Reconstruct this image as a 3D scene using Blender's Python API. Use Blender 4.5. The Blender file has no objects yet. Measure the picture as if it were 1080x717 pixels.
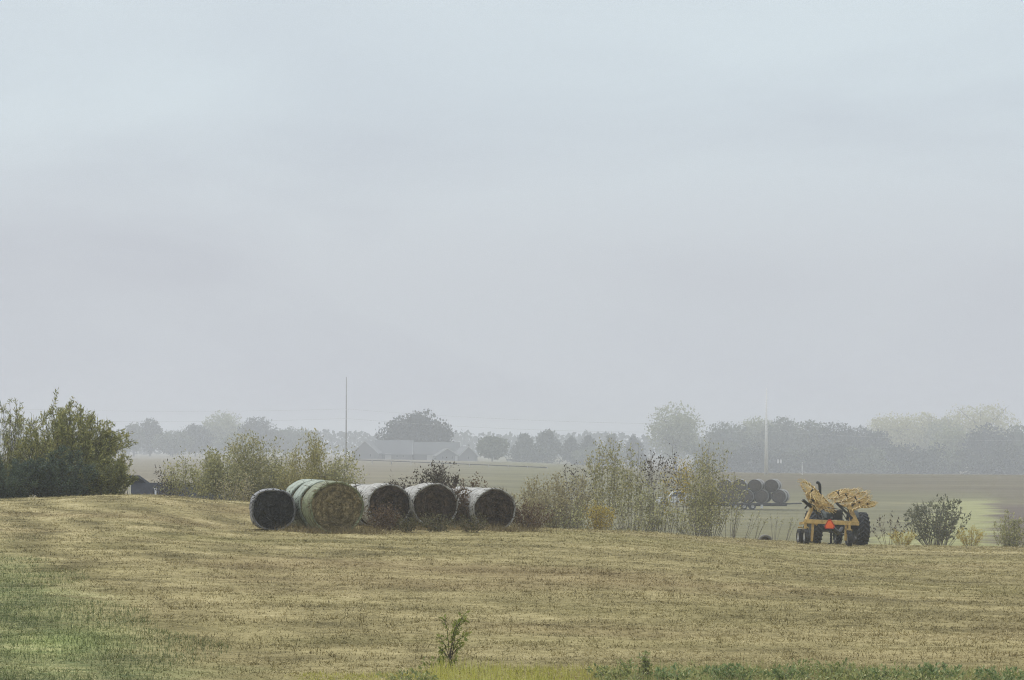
import bpy, math, random
import numpy as np
from mathutils import Matrix, Vector

random.seed(7)
RS = np.random.RandomState(11)
scene = bpy.context.scene
COL = scene.collection
R = math.radians
F, YH, CU = 3062.0, 470.0, 540.0          # focal length in photo pixels, horizon row, centre column


def zrow(row, Y):
    return -(row - YH) / F * Y


def xu(u, Y):
    return (u - CU) / F * Y


# ------------------------------------------------------------------ terrain
def pchip(xk, yk, x):
    xk = np.asarray(xk, float); yk = np.asarray(yk, float)
    h = np.diff(xk); d = np.diff(yk) / h
    m = np.zeros_like(yk); m[0] = d[0]; m[-1] = d[-1]
    for i in range(1, len(xk) - 1):
        if d[i - 1] * d[i] > 0:
            w1 = 2 * h[i] + h[i - 1]; w2 = h[i] + 2 * h[i - 1]
            m[i] = (w1 + w2) / (w1 / d[i - 1] + w2 / d[i])
    x = np.clip(x, xk[0], xk[-1])
    i = np.clip(np.searchsorted(xk, x) - 1, 0, len(xk) - 2)
    t = (x - xk[i]) / h[i]
    return ((1 + 2 * t) * (1 - t) ** 2 * yk[i] + t * (1 - t) ** 2 * h[i] * m[i]
            + t * t * (3 - 2 * t) * yk[i + 1] + t * t * (t - 1) * h[i] * m[i + 1])


UK = [-300, 0, 130, 270, 400, 540, 650, 750, 900, 1080, 1400]
TZ = [  # (Y, heights per column)
    (-80, [-1.9] * 11), (0, [-1.75] * 11), (14, [-3.2] * 11), (28, [-3.15] * 11),
    (38, [-2.95, -3.0, -3.03, -3.07, -3.07, -3.07, -3.07, -3.07, -3.07, -3.1, -3.1]),
    (60, [-2.6, -2.75, -2.78, -2.85, -2.9, -2.95, -3.02, -3.1, -3.22, -3.35, -3.45]),
    (80, [-2.2, -2.35, -2.42, -2.62, -2.72, -2.8, -2.95, -3.12, -3.42, -3.6, -3.8]),
    (92, [-2.0, -2.12, -2.2, -2.62, -2.72, -2.74, -2.97, -3.27, -3.67, -3.78, -4.0]),
    (108, [-1.95, -2.01, -1.82, -2.12, -2.5, -3.03, -3.17, -3.45, -3.87, -4.02, -4.2]),
    (120, [-2.4, -2.45, -2.3, -2.7, -3.2, -3.6, -3.57, -3.80, -4.13, -4.28, -4.5]),
    (130, [-3.1, -3.2, -3.0, -3.3, -3.9, -4.3, -4.25, -4.12, -4.42, -4.54, -4.8]),
    (147, [-4.0, -4.0, -4.0, -4.3, -4.7, -5.2, -5.3, -5.3, -5.5, -5.7, -5.9]),
]
TR = [  # (Y, rows per column)
    (200, [532, 532, 533, 535, 545, 556, 559, 561, 566, 570, 572]),
    (300, [512, 512, 513, 515, 524, 534, 541, 546, 549, 552, 554]),
    (380, [504, 504, 505, 506, 510, 515, 522, 531, 533, 536, 538]),
    (480, [497, 497, 497, 497, 499, 502, 505, 508, 510, 512, 513]),
    (560, [493, 493, 493, 493, 494, 496, 498, 499, 501, 502, 503]),
    (750, [487, 487, 487, 487, 488, 490, 494, 498, 500, 501, 502]),
    (1000, [484, 484, 484, 484, 485, 487, 492, 497, 499, 500, 500]),
    (1400, [482, 482, 482, 482, 483, 486, 491, 496, 498, 499, 499]),
    (2000, [479, 479, 479, 479, 480, 481, 483, 484, 485, 485, 485]),
    (4100, [475] * 11),
]
YK = [t[0] for t in TZ] + [t[0] for t in TR]
ZK = [t[1] for t in TZ] + [[zrow(r, t[0]) for r in t[1]] for t in TR]
UG = np.linspace(-300, 1400, 171)
ZU = np.array([pchip(UK, z, UG) for z in ZK])
YG = np.concatenate([np.linspace(-80, 30, 23), np.linspace(31, 160, 259), np.geomspace(161, 4100, 220)])
ZG = np.array([pchip(YK, ZU[:, i], YG) for i in range(len(UG))]).T      # [Y, u]


def smooth_noise(x, y, seed=0):
    r = np.random.RandomState(seed)
    out = np.zeros(np.broadcast(x, y).shape)
    for k in range(10):
        a = r.rand() * 6.28; f = 0.6 + r.rand() * 1.2; p = r.rand() * 6.28
        out = out + np.sin((x * math.cos(a) + y * math.sin(a)) * f + p)
    return out / 10.0


def ground(x, Y, bump=True):
    x = np.asarray(x, float); Y = np.asarray(Y, float)
    u = np.clip(CU + F * x / np.maximum(Y, 36.0), UG[0], UG[-1] - 0.01)
    Yc = np.clip(Y, YG[0], YG[-1] - 0.01)
    j = np.clip(np.searchsorted(YG, Yc, side='right') - 1, 0, len(YG) - 2)
    tj = (Yc - YG[j]) / (YG[j + 1] - YG[j])
    fi = (u - UG[0]) / (UG[1] - UG[0]); i = np.clip(fi.astype(int), 0, len(UG) - 2); ti = fi - i
    z = ((ZG[j, i] * (1 - ti) + ZG[j, i + 1] * ti) * (1 - tj) + (ZG[j + 1, i] * (1 - ti) + ZG[j + 1, i + 1] * ti) * tj)
    if bump:
        k = np.clip((150 - Y) / 30, 0, 1)
        z = z + k * (0.05 * smooth_noise(x * 0.8, Y * 1.3, 3) + 0.05 * smooth_noise(x * 2.2, Y * 2.6, 4))
        z = z + (1 - k) * 0.12 * smooth_noise(x * 0.12, Y * 0.16, 5)
    return z


def gz(x, Y):
    return float(ground(np.array([x]), np.array([Y]))[0])


# ------------------------------------------------------------------ tagging helpers
def tag(o, label=None, cat=None, group=None, kind=None):
    if label: o['label'] = label
    if cat: o['category'] = cat
    if group: o['group'] = group
    if kind: o['kind'] = kind
    return o


def empty(name, loc, rz=0.0, label=None, cat=None, group=None):
    o = bpy.data.objects.new(name, None); COL.objects.link(o)
    o.location = loc; o.rotation_euler = (0, 0, rz); o.empty_display_size = 0.3
    return tag(o, label, cat, group)


def fast_mesh(name, v, f):
    v = np.asarray(v, np.float32); f = np.asarray(f, np.int32)
    me = bpy.data.meshes.new(name)
    n, k = f.shape
    me.vertices.add(len(v)); me.vertices.foreach_set('co', v.ravel())
    me.loops.add(n * k); me.loops.foreach_set('vertex_index', f.ravel())
    me.polygons.add(n); me.polygons.foreach_set('loop_start', np.arange(0, n * k, k, dtype=np.int32))
    me.update(calc_edges=True); me.validate()
    return me


def link(name, me, mat, parent=None, loc=None, smooth=False):
    o = bpy.data.objects.new(name, me); COL.objects.link(o)
    if mat: me.materials.append(mat)
    if parent is not None: o.parent = parent
    if loc is not None: o.location = loc
    if smooth:
        me.polygons.foreach_set('use_smooth', np.ones(len(me.polygons), bool))
    return o


class MB:
    def __init__(s): s.v = []; s.f = []

    def add(s, vs, fs, M=None):
        b = len(s.v)
        s.v += [tuple(M @ Vector(p)) if M is not None else tuple(p) for p in vs]
        s.f += [tuple(b + i for i in q) for q in fs]
        return s

    def box(s, c, d, M=None, bev=0.0):
        x, y, z = d[0] / 2, d[1] / 2, d[2] / 2
        T = Matrix.Translation(c)
        if M is not None: T = T @ M
        vs = [(sx * x, sy * y, sz * z) for sx in (-1, 1) for sy in (-1, 1) for sz in (-1, 1)]
        fs = [(0, 1, 3, 2), (4, 6, 7, 5), (0, 4, 5, 1), (2, 3, 7, 6), (0, 2, 6, 4), (1, 5, 7, 3)]
        return s.add(vs, fs, T)

    def bar(s, a, b, w, h=None, sides=4):
        """rectangular bar between two points"""
        h = h or w; a = Vector(a); b = Vector(b); d = (b - a)
        q = d.to_track_quat('Z', 'Y').to_matrix().to_4x4()
        return s.box((a + b) / 2, (w, h, d.length), q)

    def tube(s, pts, rad, n=6, cap=True):
        pts = [Vector(p) for p in pts]
        if not hasattr(rad, '__len__'): rad = [rad] * len(pts)
        b = len(s.v); prev = None
        for i, p in enumerate(pts):
            t = (pts[min(i + 1, len(pts) - 1)] - pts[max(i - 1, 0)])
            if t.length < 1e-9: t = Vector((0, 0, 1))
            t.normalize()
            if prev is None:
                prev = t.orthogonal().normalized()
            nrm = (prev - t * prev.dot(t))
            nrm = nrm.normalized() if nrm.length > 1e-6 else t.orthogonal().normalized()
            prev = nrm; bi = t.cross(nrm)
            for k in range(n):
                a = 2 * math.pi * k / n
                s.v.append(tuple(p + (nrm * math.cos(a) + bi * math.sin(a)) * rad[i]))
        for i in range(len(pts) - 1):
            for k in range(n):
                s.f.append((b + i * n + k, b + i * n + (k + 1) % n, b + (i + 1) * n + (k + 1) % n, b + (i + 1) * n + k))
        if cap:
            s.f.append(tuple(b + k for k in range(n))[::-1])
            s.f.append(tuple(b + (len(pts) - 1) * n + k for k in range(n)))
        return s

    def lathe(s, prof, n, M=None, cap=False):
        """profile of (axial, radius); the axis is local X"""
        vs = []; fs = []
        for ax, r in prof:
            for k in range(n):
                a = 2 * math.pi * k / n
                vs.append((ax, r * math.cos(a), r * math.sin(a)))
        m = len(prof)
        for i in range(m - 1):
            for k in range(n):
                fs.append((i * n + k, i * n + (k + 1) % n, (i + 1) * n + (k + 1) % n, (i + 1) * n + k))
        if cap:
            fs.append(tuple(range(n))[::-1]); fs.append(tuple((m - 1) * n + k for k in range(n)))
        return s.add(vs, fs, M)

    def build(s, name, mat, parent=None, loc=None, smooth=False, bevel=0.0):
        me = bpy.data.meshes.new(name); me.from_pydata(s.v, [], s.f); me.update()
        o = link(name, me, mat, parent, loc, smooth)
        if bevel:
            m = o.modifiers.new('bevel', 'BEVEL'); m.width = bevel; m.segments = 2; m.limit_method = 'ANGLE'
        return o


# ------------------------------------------------------------------ materials
def new_mat(name):
    m = bpy.data.materials.new(name); m.use_nodes = True
    nt = m.node_tree
    return m, nt, nt.nodes['Principled BSDF']


def N(nt, typ, **kw):
    n = nt.nodes.new(typ)
    for k, v in kw.items():
        if hasattr(n, k): setattr(n, k, v)
        else: n.inputs[k].default_value = v
    return n


def ramp(nt, fac, stops, interp='LINEAR'):
    r = nt.nodes.new('ShaderNodeValToRGB'); r.color_ramp.interpolation = interp
    el = r.color_ramp.elements
    while len(el) < len(stops): el.new(0.5)
    for e, (p, c) in zip(el, stops):
        e.position = p; e.color = (c[0], c[1], c[2], 1) if hasattr(c, '__len__') else (c, c, c, 1)
    nt.links.new(fac, r.inputs[0])
    return r.outputs[0]


def mixc(nt, fac, a, b, mode='MIX'):
    n = nt.nodes.new('ShaderNodeMix'); n.data_type = 'RGBA'; n.blend_type = mode
    for sock, val in ((n.inputs[0], fac), (n.inputs[6], a), (n.inputs[7], b)):
        if isinstance(val, (int, float)): sock.default_value = val
        elif isinstance(val, tuple): sock.default_value = (*val[:3], 1)
        else: nt.links.new(val, sock)
    return n.outputs[2]


def math_n(nt, op, a, b=None, c=None, clamp=False):
    n = nt.nodes.new('ShaderNodeMath'); n.operation = op; n.use_clamp = clamp
    for i, v in enumerate((a, b, c)):
        if v is None: continue
        if isinstance(v, (int, float)): n.inputs[i].default_value = v
        else: nt.links.new(v, n.inputs[i])
    return n.outputs[0]


def noise(nt, vec, scale, detail=4, rough=0.6, dist=0.0, stretch=None):
    if stretch:
        mp = nt.nodes.new('ShaderNodeMapping'); mp.inputs['Scale'].default_value = stretch
        nt.links.new(vec, mp.inputs[0]); vec = mp.outputs[0]
    n = nt.nodes.new('ShaderNodeTexNoise'); n.inputs['Scale'].default_value = scale
    n.inputs['Detail'].default_value = detail; n.inputs['Roughness'].default_value = rough
    n.inputs['Distortion'].default_value = dist
    nt.links.new(vec, n.inputs['Vector'])
    return n.outputs[0]


def foliage_mat(name, cols, trans=0.25, rough=0.7, patch=0.35):
    """leaf colours vary from leaf to leaf and from clump to clump"""
    m, nt, p = new_mat(name)
    g = nt.nodes.new('ShaderNodeNewGeometry')
    tc = nt.nodes.new('ShaderNodeTexCoord')
    k = len(cols)
    n1 = noise(nt, tc.outputs['Object'], 0.9, 3)
    f = math_n(nt, 'ADD', math_n(nt, 'MULTIPLY', g.outputs['Random Per Island'], 1 - patch),
               math_n(nt, 'MULTIPLY', math_n(nt, 'SUBTRACT', n1, 0.25), 2 * patch), clamp=True)
    c = ramp(nt, f, [(i / max(1, k - 1), cc) for i, cc in enumerate(cols)])
    nt.links.new(c, p.inputs['Base Color']); p.inputs['Roughness'].default_value = rough
    p.inputs['Specular IOR Level'].default_value = 0.25
    tr = nt.nodes.new('ShaderNodeBsdfTranslucent'); nt.links.new(c, tr.inputs[0])
    mx = nt.nodes.new('ShaderNodeMixShader'); mx.inputs[0].default_value = trans
    nt.links.new(p.outputs[0], mx.inputs[1]); nt.links.new(tr.outputs[0], mx.inputs[2])
    nt.links.new(mx.outputs[0], nt.nodes['Material Output'].inputs[0])
    return m


def solid_mat(name, col, rough=0.6, metal=0.0, vary=0.25, scale=6.0, dirt=None):
    m, nt, p = new_mat(name)
    tc = nt.nodes.new('ShaderNodeTexCoord')
    n1 = noise(nt, tc.outputs['Object'], scale, 6, 0.65)
    c = ramp(nt, n1, [(0.3, tuple(x * (1 - vary) for x in col)), (0.7, tuple(min(1, x * (1 + vary)) for x in col))])
    if dirt:
        n2 = noise(nt, tc.outputs['Object'], scale * 0.6, 8, 0.7, 0.6)
        c = mixc(nt, ramp(nt, n2, [(0.5, 0.0), (0.68, 0.8)]), c, dirt)
    nt.links.new(c, p.inputs['Base Color'])
    rr = ramp(nt, n1, [(0.2, max(0, rough - 0.12)), (0.8, min(1, rough + 0.12))])
    nt.links.new(rr, p.inputs['Roughness'])
    p.inputs['Metallic'].default_value = metal
    b = nt.nodes.new('ShaderNodeBump'); b.inputs['Strength'].default_value = 0.15; b.inputs['Distance'].default_value = 0.02
    nt.links.new(n1, b.inputs['Height']); nt.links.new(b.outputs[0], p.inputs['Normal'])
    return m


def field_color(nt, per_island=None):
    """colour of the mown hay field and the land beyond it, from the place on the ground"""
    g = nt.nodes.new('ShaderNodeNewGeometry')
    pos = g.outputs['Position']
    sx = nt.nodes.new('ShaderNodeSeparateXYZ'); nt.links.new(pos, sx.inputs[0])
    X, Y = sx.outputs[0], sx.outputs[1]
    fine = noise(nt, pos, 3.4, 5, 0.75, 0.3, (0.55, 0.9, 0.3))
    swath = noise(nt, pos, 0.24, 6, 0.66, 1.0, (0.6, 1.0, 0.2))
    patch = noise(nt, pos, 0.085, 4, 0.55, 0.6, (0.7, 1.0, 0.2))
    f = math_n(nt, 'ADD', math_n(nt, 'MULTIPLY', swath, 0.52), math_n(nt, 'MULTIPLY', fine, 0.48))
    sw = math_n(nt, 'ADD', math_n(nt, 'ADD', X, math_n(nt, 'MULTIPLY', Y, 0.26)), math_n(nt, 'MULTIPLY', patch, 9.0))
    rl = math_n(nt, 'MULTIPLY', math_n(nt, 'SINE', math_n(nt, 'MULTIPLY', sw, 2.5)), math_n(nt, 'MULTIPLY_ADD', X, -0.0045, 0.012, clamp=True))
    rr_ = math_n(nt, 'MULTIPLY', math_n(nt, 'SINE', math_n(nt, 'ADD', math_n(nt, 'MULTIPLY', Y, 1.5), math_n(nt, 'MULTIPLY', patch, 14.0))), 0.022)
    f = math_n(nt, 'ADD', f, math_n(nt, 'ADD', rl, rr_))
    if per_island is not None:
        f = math_n(nt, 'ADD', math_n(nt, 'MULTIPLY', f, 0.70), math_n(nt, 'MULTIPLY', per_island, 0.30))
    hay = ramp(nt, f, [(0.30, HAY[0]), (0.41, HAY[1]), (0.50, HAY[2]), (0.58, HAY[3]), (0.70, HAY[4])])
    green = ramp(nt, f, [(0.30, GRN[0]), (0.45, GRN[1]), (0.58, GRN[2]), (0.70, GRN[3])])
    # reddish brown thatch in patches towards the near right, greener regrowth in patches elsewhere
    hay = mixc(nt, ramp(nt, patch, [(0.50, 0.0), (0.66, 0.55)]), hay, mixc(nt, 0.5, hay, (0.20, 0.19, 0.06)))
    hay = mixc(nt, ramp(nt, patch, [(0.32, 0.55), (0.46, 0.0)]), hay, mixc(nt, 0.55, hay, (0.22, 0.14, 0.075)))
    speck = noise(nt, pos, 1.5, 4, 0.65, 0.4, (0.38, 1.0, 0.2))
    hay = mixc(nt, ramp(nt, speck, [(0.56, 0.0), (0.72, 0.5)]), hay, (0.085, 0.072, 0.032))
    # the green swath at the near left
    e = math_n(nt, 'ADD', math_n(nt, 'MULTIPLY', math_n(nt, 'SUBTRACT', Y, 38.0), -0.25), -3.4)
    d = math_n(nt, 'SUBTRACT', e, X)
    d = math_n(nt, 'ADD', d, math_n(nt, 'MULTIPLY', math_n(nt, 'SUBTRACT', swath, 0.5), 5.0))
    w = math_n(nt, 'MULTIPLY_ADD', d, 0.45, 0.1, clamp=True)
    fade = math_n(nt, 'MULTIPLY_ADD', math_n(nt, 'SUBTRACT', 80.0, Y), 0.07, 0.0, clamp=True)
    w = math_n(nt, 'MULTIPLY', w, fade)
    w = math_n(nt, 'MULTIPLY', w, ramp(nt, fine, [(0.35, 0.95), (0.68, 0.35)]))
    near = mixc(nt, w, hay, green)
    lx = math_n(nt, 'MULTIPLY', math_n(nt, 'ADD', X, 6.7), 0.7); ly = math_n(nt, 'MULTIPLY', math_n(nt, 'ADD', Y, -43.5), 0.22)
    lr = math_n(nt, 'SQRT', math_n(nt, 'ADD', math_n(nt, 'MULTIPLY', lx, lx), math_n(nt, 'MULTIPLY', ly, ly)))
    lr = math_n(nt, 'ADD', lr, math_n(nt, 'MULTIPLY', math_n(nt, 'SUBTRACT', swath, 0.5), 2.2))
    near = mixc(nt, math_n(nt, 'MULTIPLY_ADD', lr, -0.8, 0.72, clamp=True), near, ramp(nt, f, [(0.3, (0.12, 0.16, 0.05)), (0.62, (0.36, 0.42, 0.15))]))
    # land beyond the brow: pale stubble, greener hay ground, a ploughed field on the right
    f2 = noise(nt, pos, 0.05, 5, 0.6, 0.5, (0.5, 1.4, 0.1))
    f3 = noise(nt, pos, 0.6, 5, 0.7, 0.2, (0.4, 1.0, 0.1))
    ff = math_n(nt, 'ADD', math_n(nt, 'MULTIPLY', f2, 0.6), math_n(nt, 'MULTIPLY', f3, 0.4))
    far = ramp(nt, ff, [(0.32, (0.103, 0.097, 0.055)), (0.5, (0.166, 0.156, 0.087)), (0.66, (0.24, 0.218, 0.124))])
    br = ramp(nt, ff, [(0.35, (0.100, 0.085, 0.057)), (0.65, (0.185, 0.160, 0.105))])
    wob = math_n(nt, 'MULTIPLY', math_n(nt, 'SUBTRACT', f2, 0.5), 60.0)
    wy = math_n(nt, 'MULTIPLY_ADD', math_n(nt, 'SUBTRACT', math_n(nt, 'ADD', Y, wob), 425.0), 0.03, 0.0, clamp=True)
    wr = math_n(nt, 'MULTIPLY_ADD', math_n(nt, 'ADD', X, -10.0), 0.03, 0.0, clamp=True)
    far = mixc(nt, math_n(nt, 'MULTIPLY', wy, wr), far, br)
    # left of centre: paler tan stubble
    wl = math_n(nt, 'MULTIPLY_ADD', X, -0.04, 0.0, clamp=True)
    far = mixc(nt, math_n(nt, 'MULTIPLY', wl, 0.8), far, ramp(nt, ff, [(0.35, (0.16, 0.138, 0.10)), (0.65, (0.26, 0.225, 0.165))]))
    # green mown strip and plough land at the right
    edge = math_n(nt, 'SUBTRACT', X, math_n(nt, 'MULTIPLY', Y, 0.1655))
    edge = math_n(nt, 'ADD', edge, math_n(nt, 'MULTIPLY', math_n(nt, 'SUBTRACT', f2, 0.5), 12.0))
    edge = math_n(nt, 'ADD', edge, math_n(nt, 'MULTIPLY', math_n(nt, 'SUBTRACT', f3, 0.5), 6.0))
    strip = math_n(nt, 'MULTIPLY', math_n(nt, 'MULTIPLY_ADD', edge, 0.5, 4.2, clamp=True),
                   math_n(nt, 'MULTIPLY_ADD', math_n(nt, 'SUBTRACT', 425.0, Y), 0.06, 0.0, clamp=True))
    far = mixc(nt, strip, far, ramp(nt, f3, [(0.35, (0.22, 0.225, 0.095)), (0.65, (0.37, 0.36, 0.18))]))
    pl = math_n(nt, 'MULTIPLY', math_n(nt, 'MULTIPLY_ADD', edge, 0.4, 0.4, clamp=True), math_n(nt, 'MULTIPLY_ADD', math_n(nt, 'SUBTRACT', 470.0, Y), 0.012, 0.0, clamp=True))
    far = mixc(nt, pl, far, ramp(nt, f3, [(0.35, (0.085, 0.066, 0.054)), (0.65, (0.155, 0.122, 0.095))]))
    wm = math_n(nt, 'MULTIPLY_ADD', math_n(nt, 'SUBTRACT', Y, 138.0), 0.08, 0.0, clamp=True)
    return mixc(nt, wm, near, far), pos, fine


HAY = [(0.085, 0.070, 0.031), (0.185, 0.155, 0.070), (0.292, 0.245, 0.116), (0.395, 0.333, 0.166), (0.54, 0.46, 0.26)]
GRN = [(0.042, 0.058, 0.022), (0.112, 0.145, 0.058), (0.20, 0.24, 0.092), (0.34, 0.37, 0.15)]


def ground_mat():
    m, nt, p = new_mat('field_ground')
    c, pos, fine = field_color(nt)
    nt.links.new(c, p.inputs['Base Color']); p.inputs['Roughness'].default_value = 0.95
    p.inputs['Specular IOR Level'].default_value = 0.1
    b = nt.nodes.new('ShaderNodeBump'); b.inputs['Strength'].default_value = 0.7; b.inputs['Distance'].default_value = 0.12
    nt.links.new(fine, b.inputs['Height']); nt.links.new(b.outputs[0], p.inputs['Normal'])
    return m


def stubble_mat():
    m, nt, p = new_mat('stubble_blades')
    g = nt.nodes.new('ShaderNodeNewGeometry')
    c, pos, fine = field_color(nt, g.outputs['Random Per Island'])
    nt.links.new(c, p.inputs['Base Color']); p.inputs['Roughness'].default_value = 0.85
    p.inputs['Specular IOR Level'].default_value = 0.15
    return m


# ------------------------------------------------------------------ world, sun, camera, haze
SUN_EL, SUN_AZ = R(52), R(-35)      # azimuth from +Y (away from the camera), minus = left
w = bpy.data.worlds.new("World"); scene.world = w; w.use_nodes = True
nt = w.node_tree; bg = nt.nodes['Background']
sky = nt.nodes.new('ShaderNodeTexSky'); sky.sky_type = 'NISHITA'; sky.sun_disc = False
sky.sun_elevation = SUN_EL; sky.sun_rotation = SUN_AZ; sky.air_density = 2.0; sky.dust_density = 6.0
hs = nt.nodes.new('ShaderNodeHueSaturation'); hs.inputs['Saturation'].default_value = 0.3
nt.links.new(sky.outputs[0], hs.inputs['Color'])
tc = nt.nodes.new('ShaderNodeTexCoord')
sp = nt.nodes.new('ShaderNodeSeparateXYZ'); nt.links.new(tc.outputs['Generated'], sp.inputs[0])
SKY_STOPS = [(0.0, (6.0, 6.25, 6.95)), (0.05, (6.0, 6.4, 7.0)), (0.13, (6.4, 7.3, 8.0)), (0.4, (8.6, 9.2, 9.6)), (1.0, (11.5, 12.0, 12.3))]
def sky_ramp(z):
    r = nt.nodes.new('ShaderNodeMapRange')  # unused range keeps z in 0..1
    nt.links.new(z, r.inputs[0])
    vc = None
    prev = tuple(SKY_STOPS[0][1])
    out = prev
    for (p0, c0), (p1, c1) in zip(SKY_STOPS[:-1], SKY_STOPS[1:]):
        mr = nt.nodes.new('ShaderNodeMapRange'); mr.interpolation_type = 'SMOOTHSTEP'
        mr.inputs[1].default_value = p0; mr.inputs[2].default_value = p1
        nt.links.new(r.outputs[0], mr.inputs[0])
        out = mixc(nt, mr.outputs[0], out, c1)
    return out
grad = sky_ramp(sp.outputs[2])
cl = noise(nt, tc.outputs['Generated'], 5.0, 5, 0.5, 0.6, (0.8, 1.0, 2.4))
cloud = ramp(nt, cl, [(0.36, (0.94, 0.935, 0.95)), (0.62, (1.06, 1.065, 1.055))])
grad = mixc(nt, 1.0, grad, cloud, 'MULTIPLY')
fin = mixc(nt, 0.88, hs.outputs[0], grad)
nt.links.new(fin, bg.inputs[0]); bg.inputs[1].default_value = 0.1

sl = bpy.data.lights.new('sun', 'SUN'); sl.energy = 1.5; sl.angle = R(25); sl.color = (1.0, 0.975, 0.94)
so = bpy.data.objects.new('sun', sl); COL.objects.link(so)
sd = Vector((math.sin(SUN_AZ) * math.cos(SUN_EL), math.cos(SUN_AZ) * math.cos(SUN_EL), math.sin(SUN_EL)))
so.rotation_euler = sd.to_track_quat('Z', 'Y').to_euler(); so.location = (0, 0, 60)

cam = bpy.data.cameras.new('camera'); co = bpy.data.objects.new('camera', cam); COL.objects.link(co)
cam.sensor_width = 36.0; cam.lens = F / 1080 * 36.0; cam.shift_y = (YH - 358.5) / 1080.0
co.location = (0, 0, 0); co.rotation_euler = (R(90), 0, 0); cam.clip_start = 0.1; cam.clip_end = 9000
scene.camera = co
vs = scene.view_settings
vs.view_transform = 'Standard'; vs.look = 'None'; vs.exposure = 0.0; vs.gamma = 1.0
scene.render.engine = 'CYCLES'
cy = scene.cycles
cy.use_denoising = True; cy.denoiser = 'OPENIMAGEDENOISE'; cy.denoising_input_passes = 'RGB_ALBEDO_NORMAL'; cy.denoising_prefilter = 'FAST'; cy.max_bounces = 6; cy.diffuse_bounces = 3; cy.glossy_bounces = 2
cy.transmission_bounces = 3; cy.volume_bounces = 2; cy.transparent_max_bounces = 6
scene.render.film_transparent = False
cy.filter_width = 1.1

HAZE_D = 0.00057
hb = MB().box((0, 2000, (28 - 15) / 2.0), (7000, 4500, 43))
hm, hnt, hp = new_mat('haze_air')
hnt.nodes.remove(hp)
pv = hnt.nodes.new('ShaderNodeVolumePrincipled'); pv.inputs['Color'].default_value = (0.885, 0.915, 0.975, 1)
pv.inputs['Density'].default_value = HAZE_D; pv.inputs['Anisotropy'].default_value = 0.0
hnt.links.new(pv.outputs[0], hnt.nodes['Material Output'].inputs['Volume'])
hm.cycles.homogeneous_volume = True
ho = hb.build('haze', hm); tag(ho, 'thin pale morning haze over the fields', 'haze', kind='stuff')

# ------------------------------------------------------------------ the ground sheet
def axis(parts):
    return np.unique(np.concatenate([np.linspace(a, b, n) for a, b, n in parts]).round(4))

gx = axis([(-3000, -400, 14), (-400, -60, 35), (-60, -28, 33), (-28, 30, 117), (30, 90, 41), (90, 400, 32), (400, 3000, 14)])
gy = axis([(-80, 30, 23), (30, 135, 264), (135, 260, 64), (260, 600, 86), (600, 1100, 26), (1100, 4050, 24)])
GXX, GYY = np.meshgrid(gx, gy)
GZZ = ground(GXX, GYY)
vv = np.stack([GXX.ravel(), GYY.ravel(), GZZ.ravel()], 1)
nx, ny = len(gx), len(gy)
ii, jj = np.meshgrid(np.arange(nx - 1), np.arange(ny - 1))
a = (jj * nx + ii).ravel()
ff = np.stack([a, a + 1, a + nx + 1, a + nx], 1)
go = link('ground', fast_mesh('ground', vv, ff), ground_mat(), smooth=True)
tag(go, 'mown tan hay field running down to farmland beyond', 'field', kind='structure')

# ------------------------------------------------------------------ grass of the field (uncountable)
def blades(px, py, L, wdt, lean, az, z0=None, tri=True):
    """one tapering blade per point: root pair and a tip"""
    n = len(px)
    z = ground(px, py) - 0.004 if z0 is None else z0
    base = np.stack([px, py, z], 1)
    fa = RS.rand(n) * 6.283
    side = np.stack([np.cos(fa), np.sin(fa) * 0.5, np.zeros(n)], 1) * (wdt / 2)[:, None]
    d = np.stack([np.cos(az) * np.sin(lean), np.sin(az) * np.sin(lean), np.cos(lean)], 1) * L[:, None]
    v = np.empty((n, 3, 3)); v[:, 0] = base - side; v[:, 1] = base + side; v[:, 2] = base + d
    return v


def fan(n, y0, y1, p, u0=-300, u1=1400):
    Y = (y0 ** p + RS.rand(n) * (y1 ** p - y0 ** p)) ** (1 / p)
    u = u0 + RS.rand(n) * (u1 - u0)
    return xu(u, Y), Y


def tri_mesh(name, v):
    n = len(v)
    return fast_mesh(name, v.reshape(-1, 3), np.arange(n * 3).reshape(n, 3))


SM = stubble_mat()
tx_, ty_ = fan(80000, 33, 136, 0.55)
x = np.repeat(tx_, 7); y = np.repeat(ty_, 7); n = len(x)
dens = smooth_noise(x * 0.8, y * 1.7, 21)
ta = RS.rand(n) * 6.283; tr_ = RS.rand(n) * (0.05 + 0.0006 * y)
x = x + np.cos(ta) * tr_ * 1.5; y = y + np.sin(ta) * tr_
Ls = (0.04 + 0.045 * RS.rand(n)) * np.repeat(0.55 + 0.7 * RS.rand(len(tx_)) ** 2, 7) * (1 + 1.0 * np.clip(dens, -0.6, 1.2)) * np.clip(1.25 - y / 200, 0.6, 1)
v1 = blades(x, y, Ls, (0.005 + 0.00022 * y) * (0.7 + 0.6 * RS.rand(n)), np.clip(np.abs(RS.normal(0.95, 0.45, n)), 0, 1.5), ta + RS.normal(0, 0.5, n))
x, y = fan(245000, 33, 136, 0.55)
keep = smooth_noise(x * 0.7, y * 1.5, 22) + 0.3 * RS.rand(len(x)) > -0.12
x, y = x[keep], y[keep]
n = len(x)
zz = ground(x, y) + 0.005 + RS.rand(n) * 0.035
v2 = blades(x, y, 0.07 + 0.16 * RS.rand(n), (0.006 + 0.00022 * y), 1.45 + 0.25 * RS.normal(0, 0.5, n), RS.rand(n) * 6.283, z0=zz)
o = link('hay_stubble', tri_mesh('hay_stubble', np.concatenate([v1, v2])), SM)
tag(o, 'short dry cut hay stubble covering the near field', 'stubble', kind='stuff')

# ------------------------------------------------------------------ leaves and stems
def rand_unit(n):
    d = RS.normal(0, 1, (n, 3)); return d / np.linalg.norm(d, axis=1)[:, None]


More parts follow.
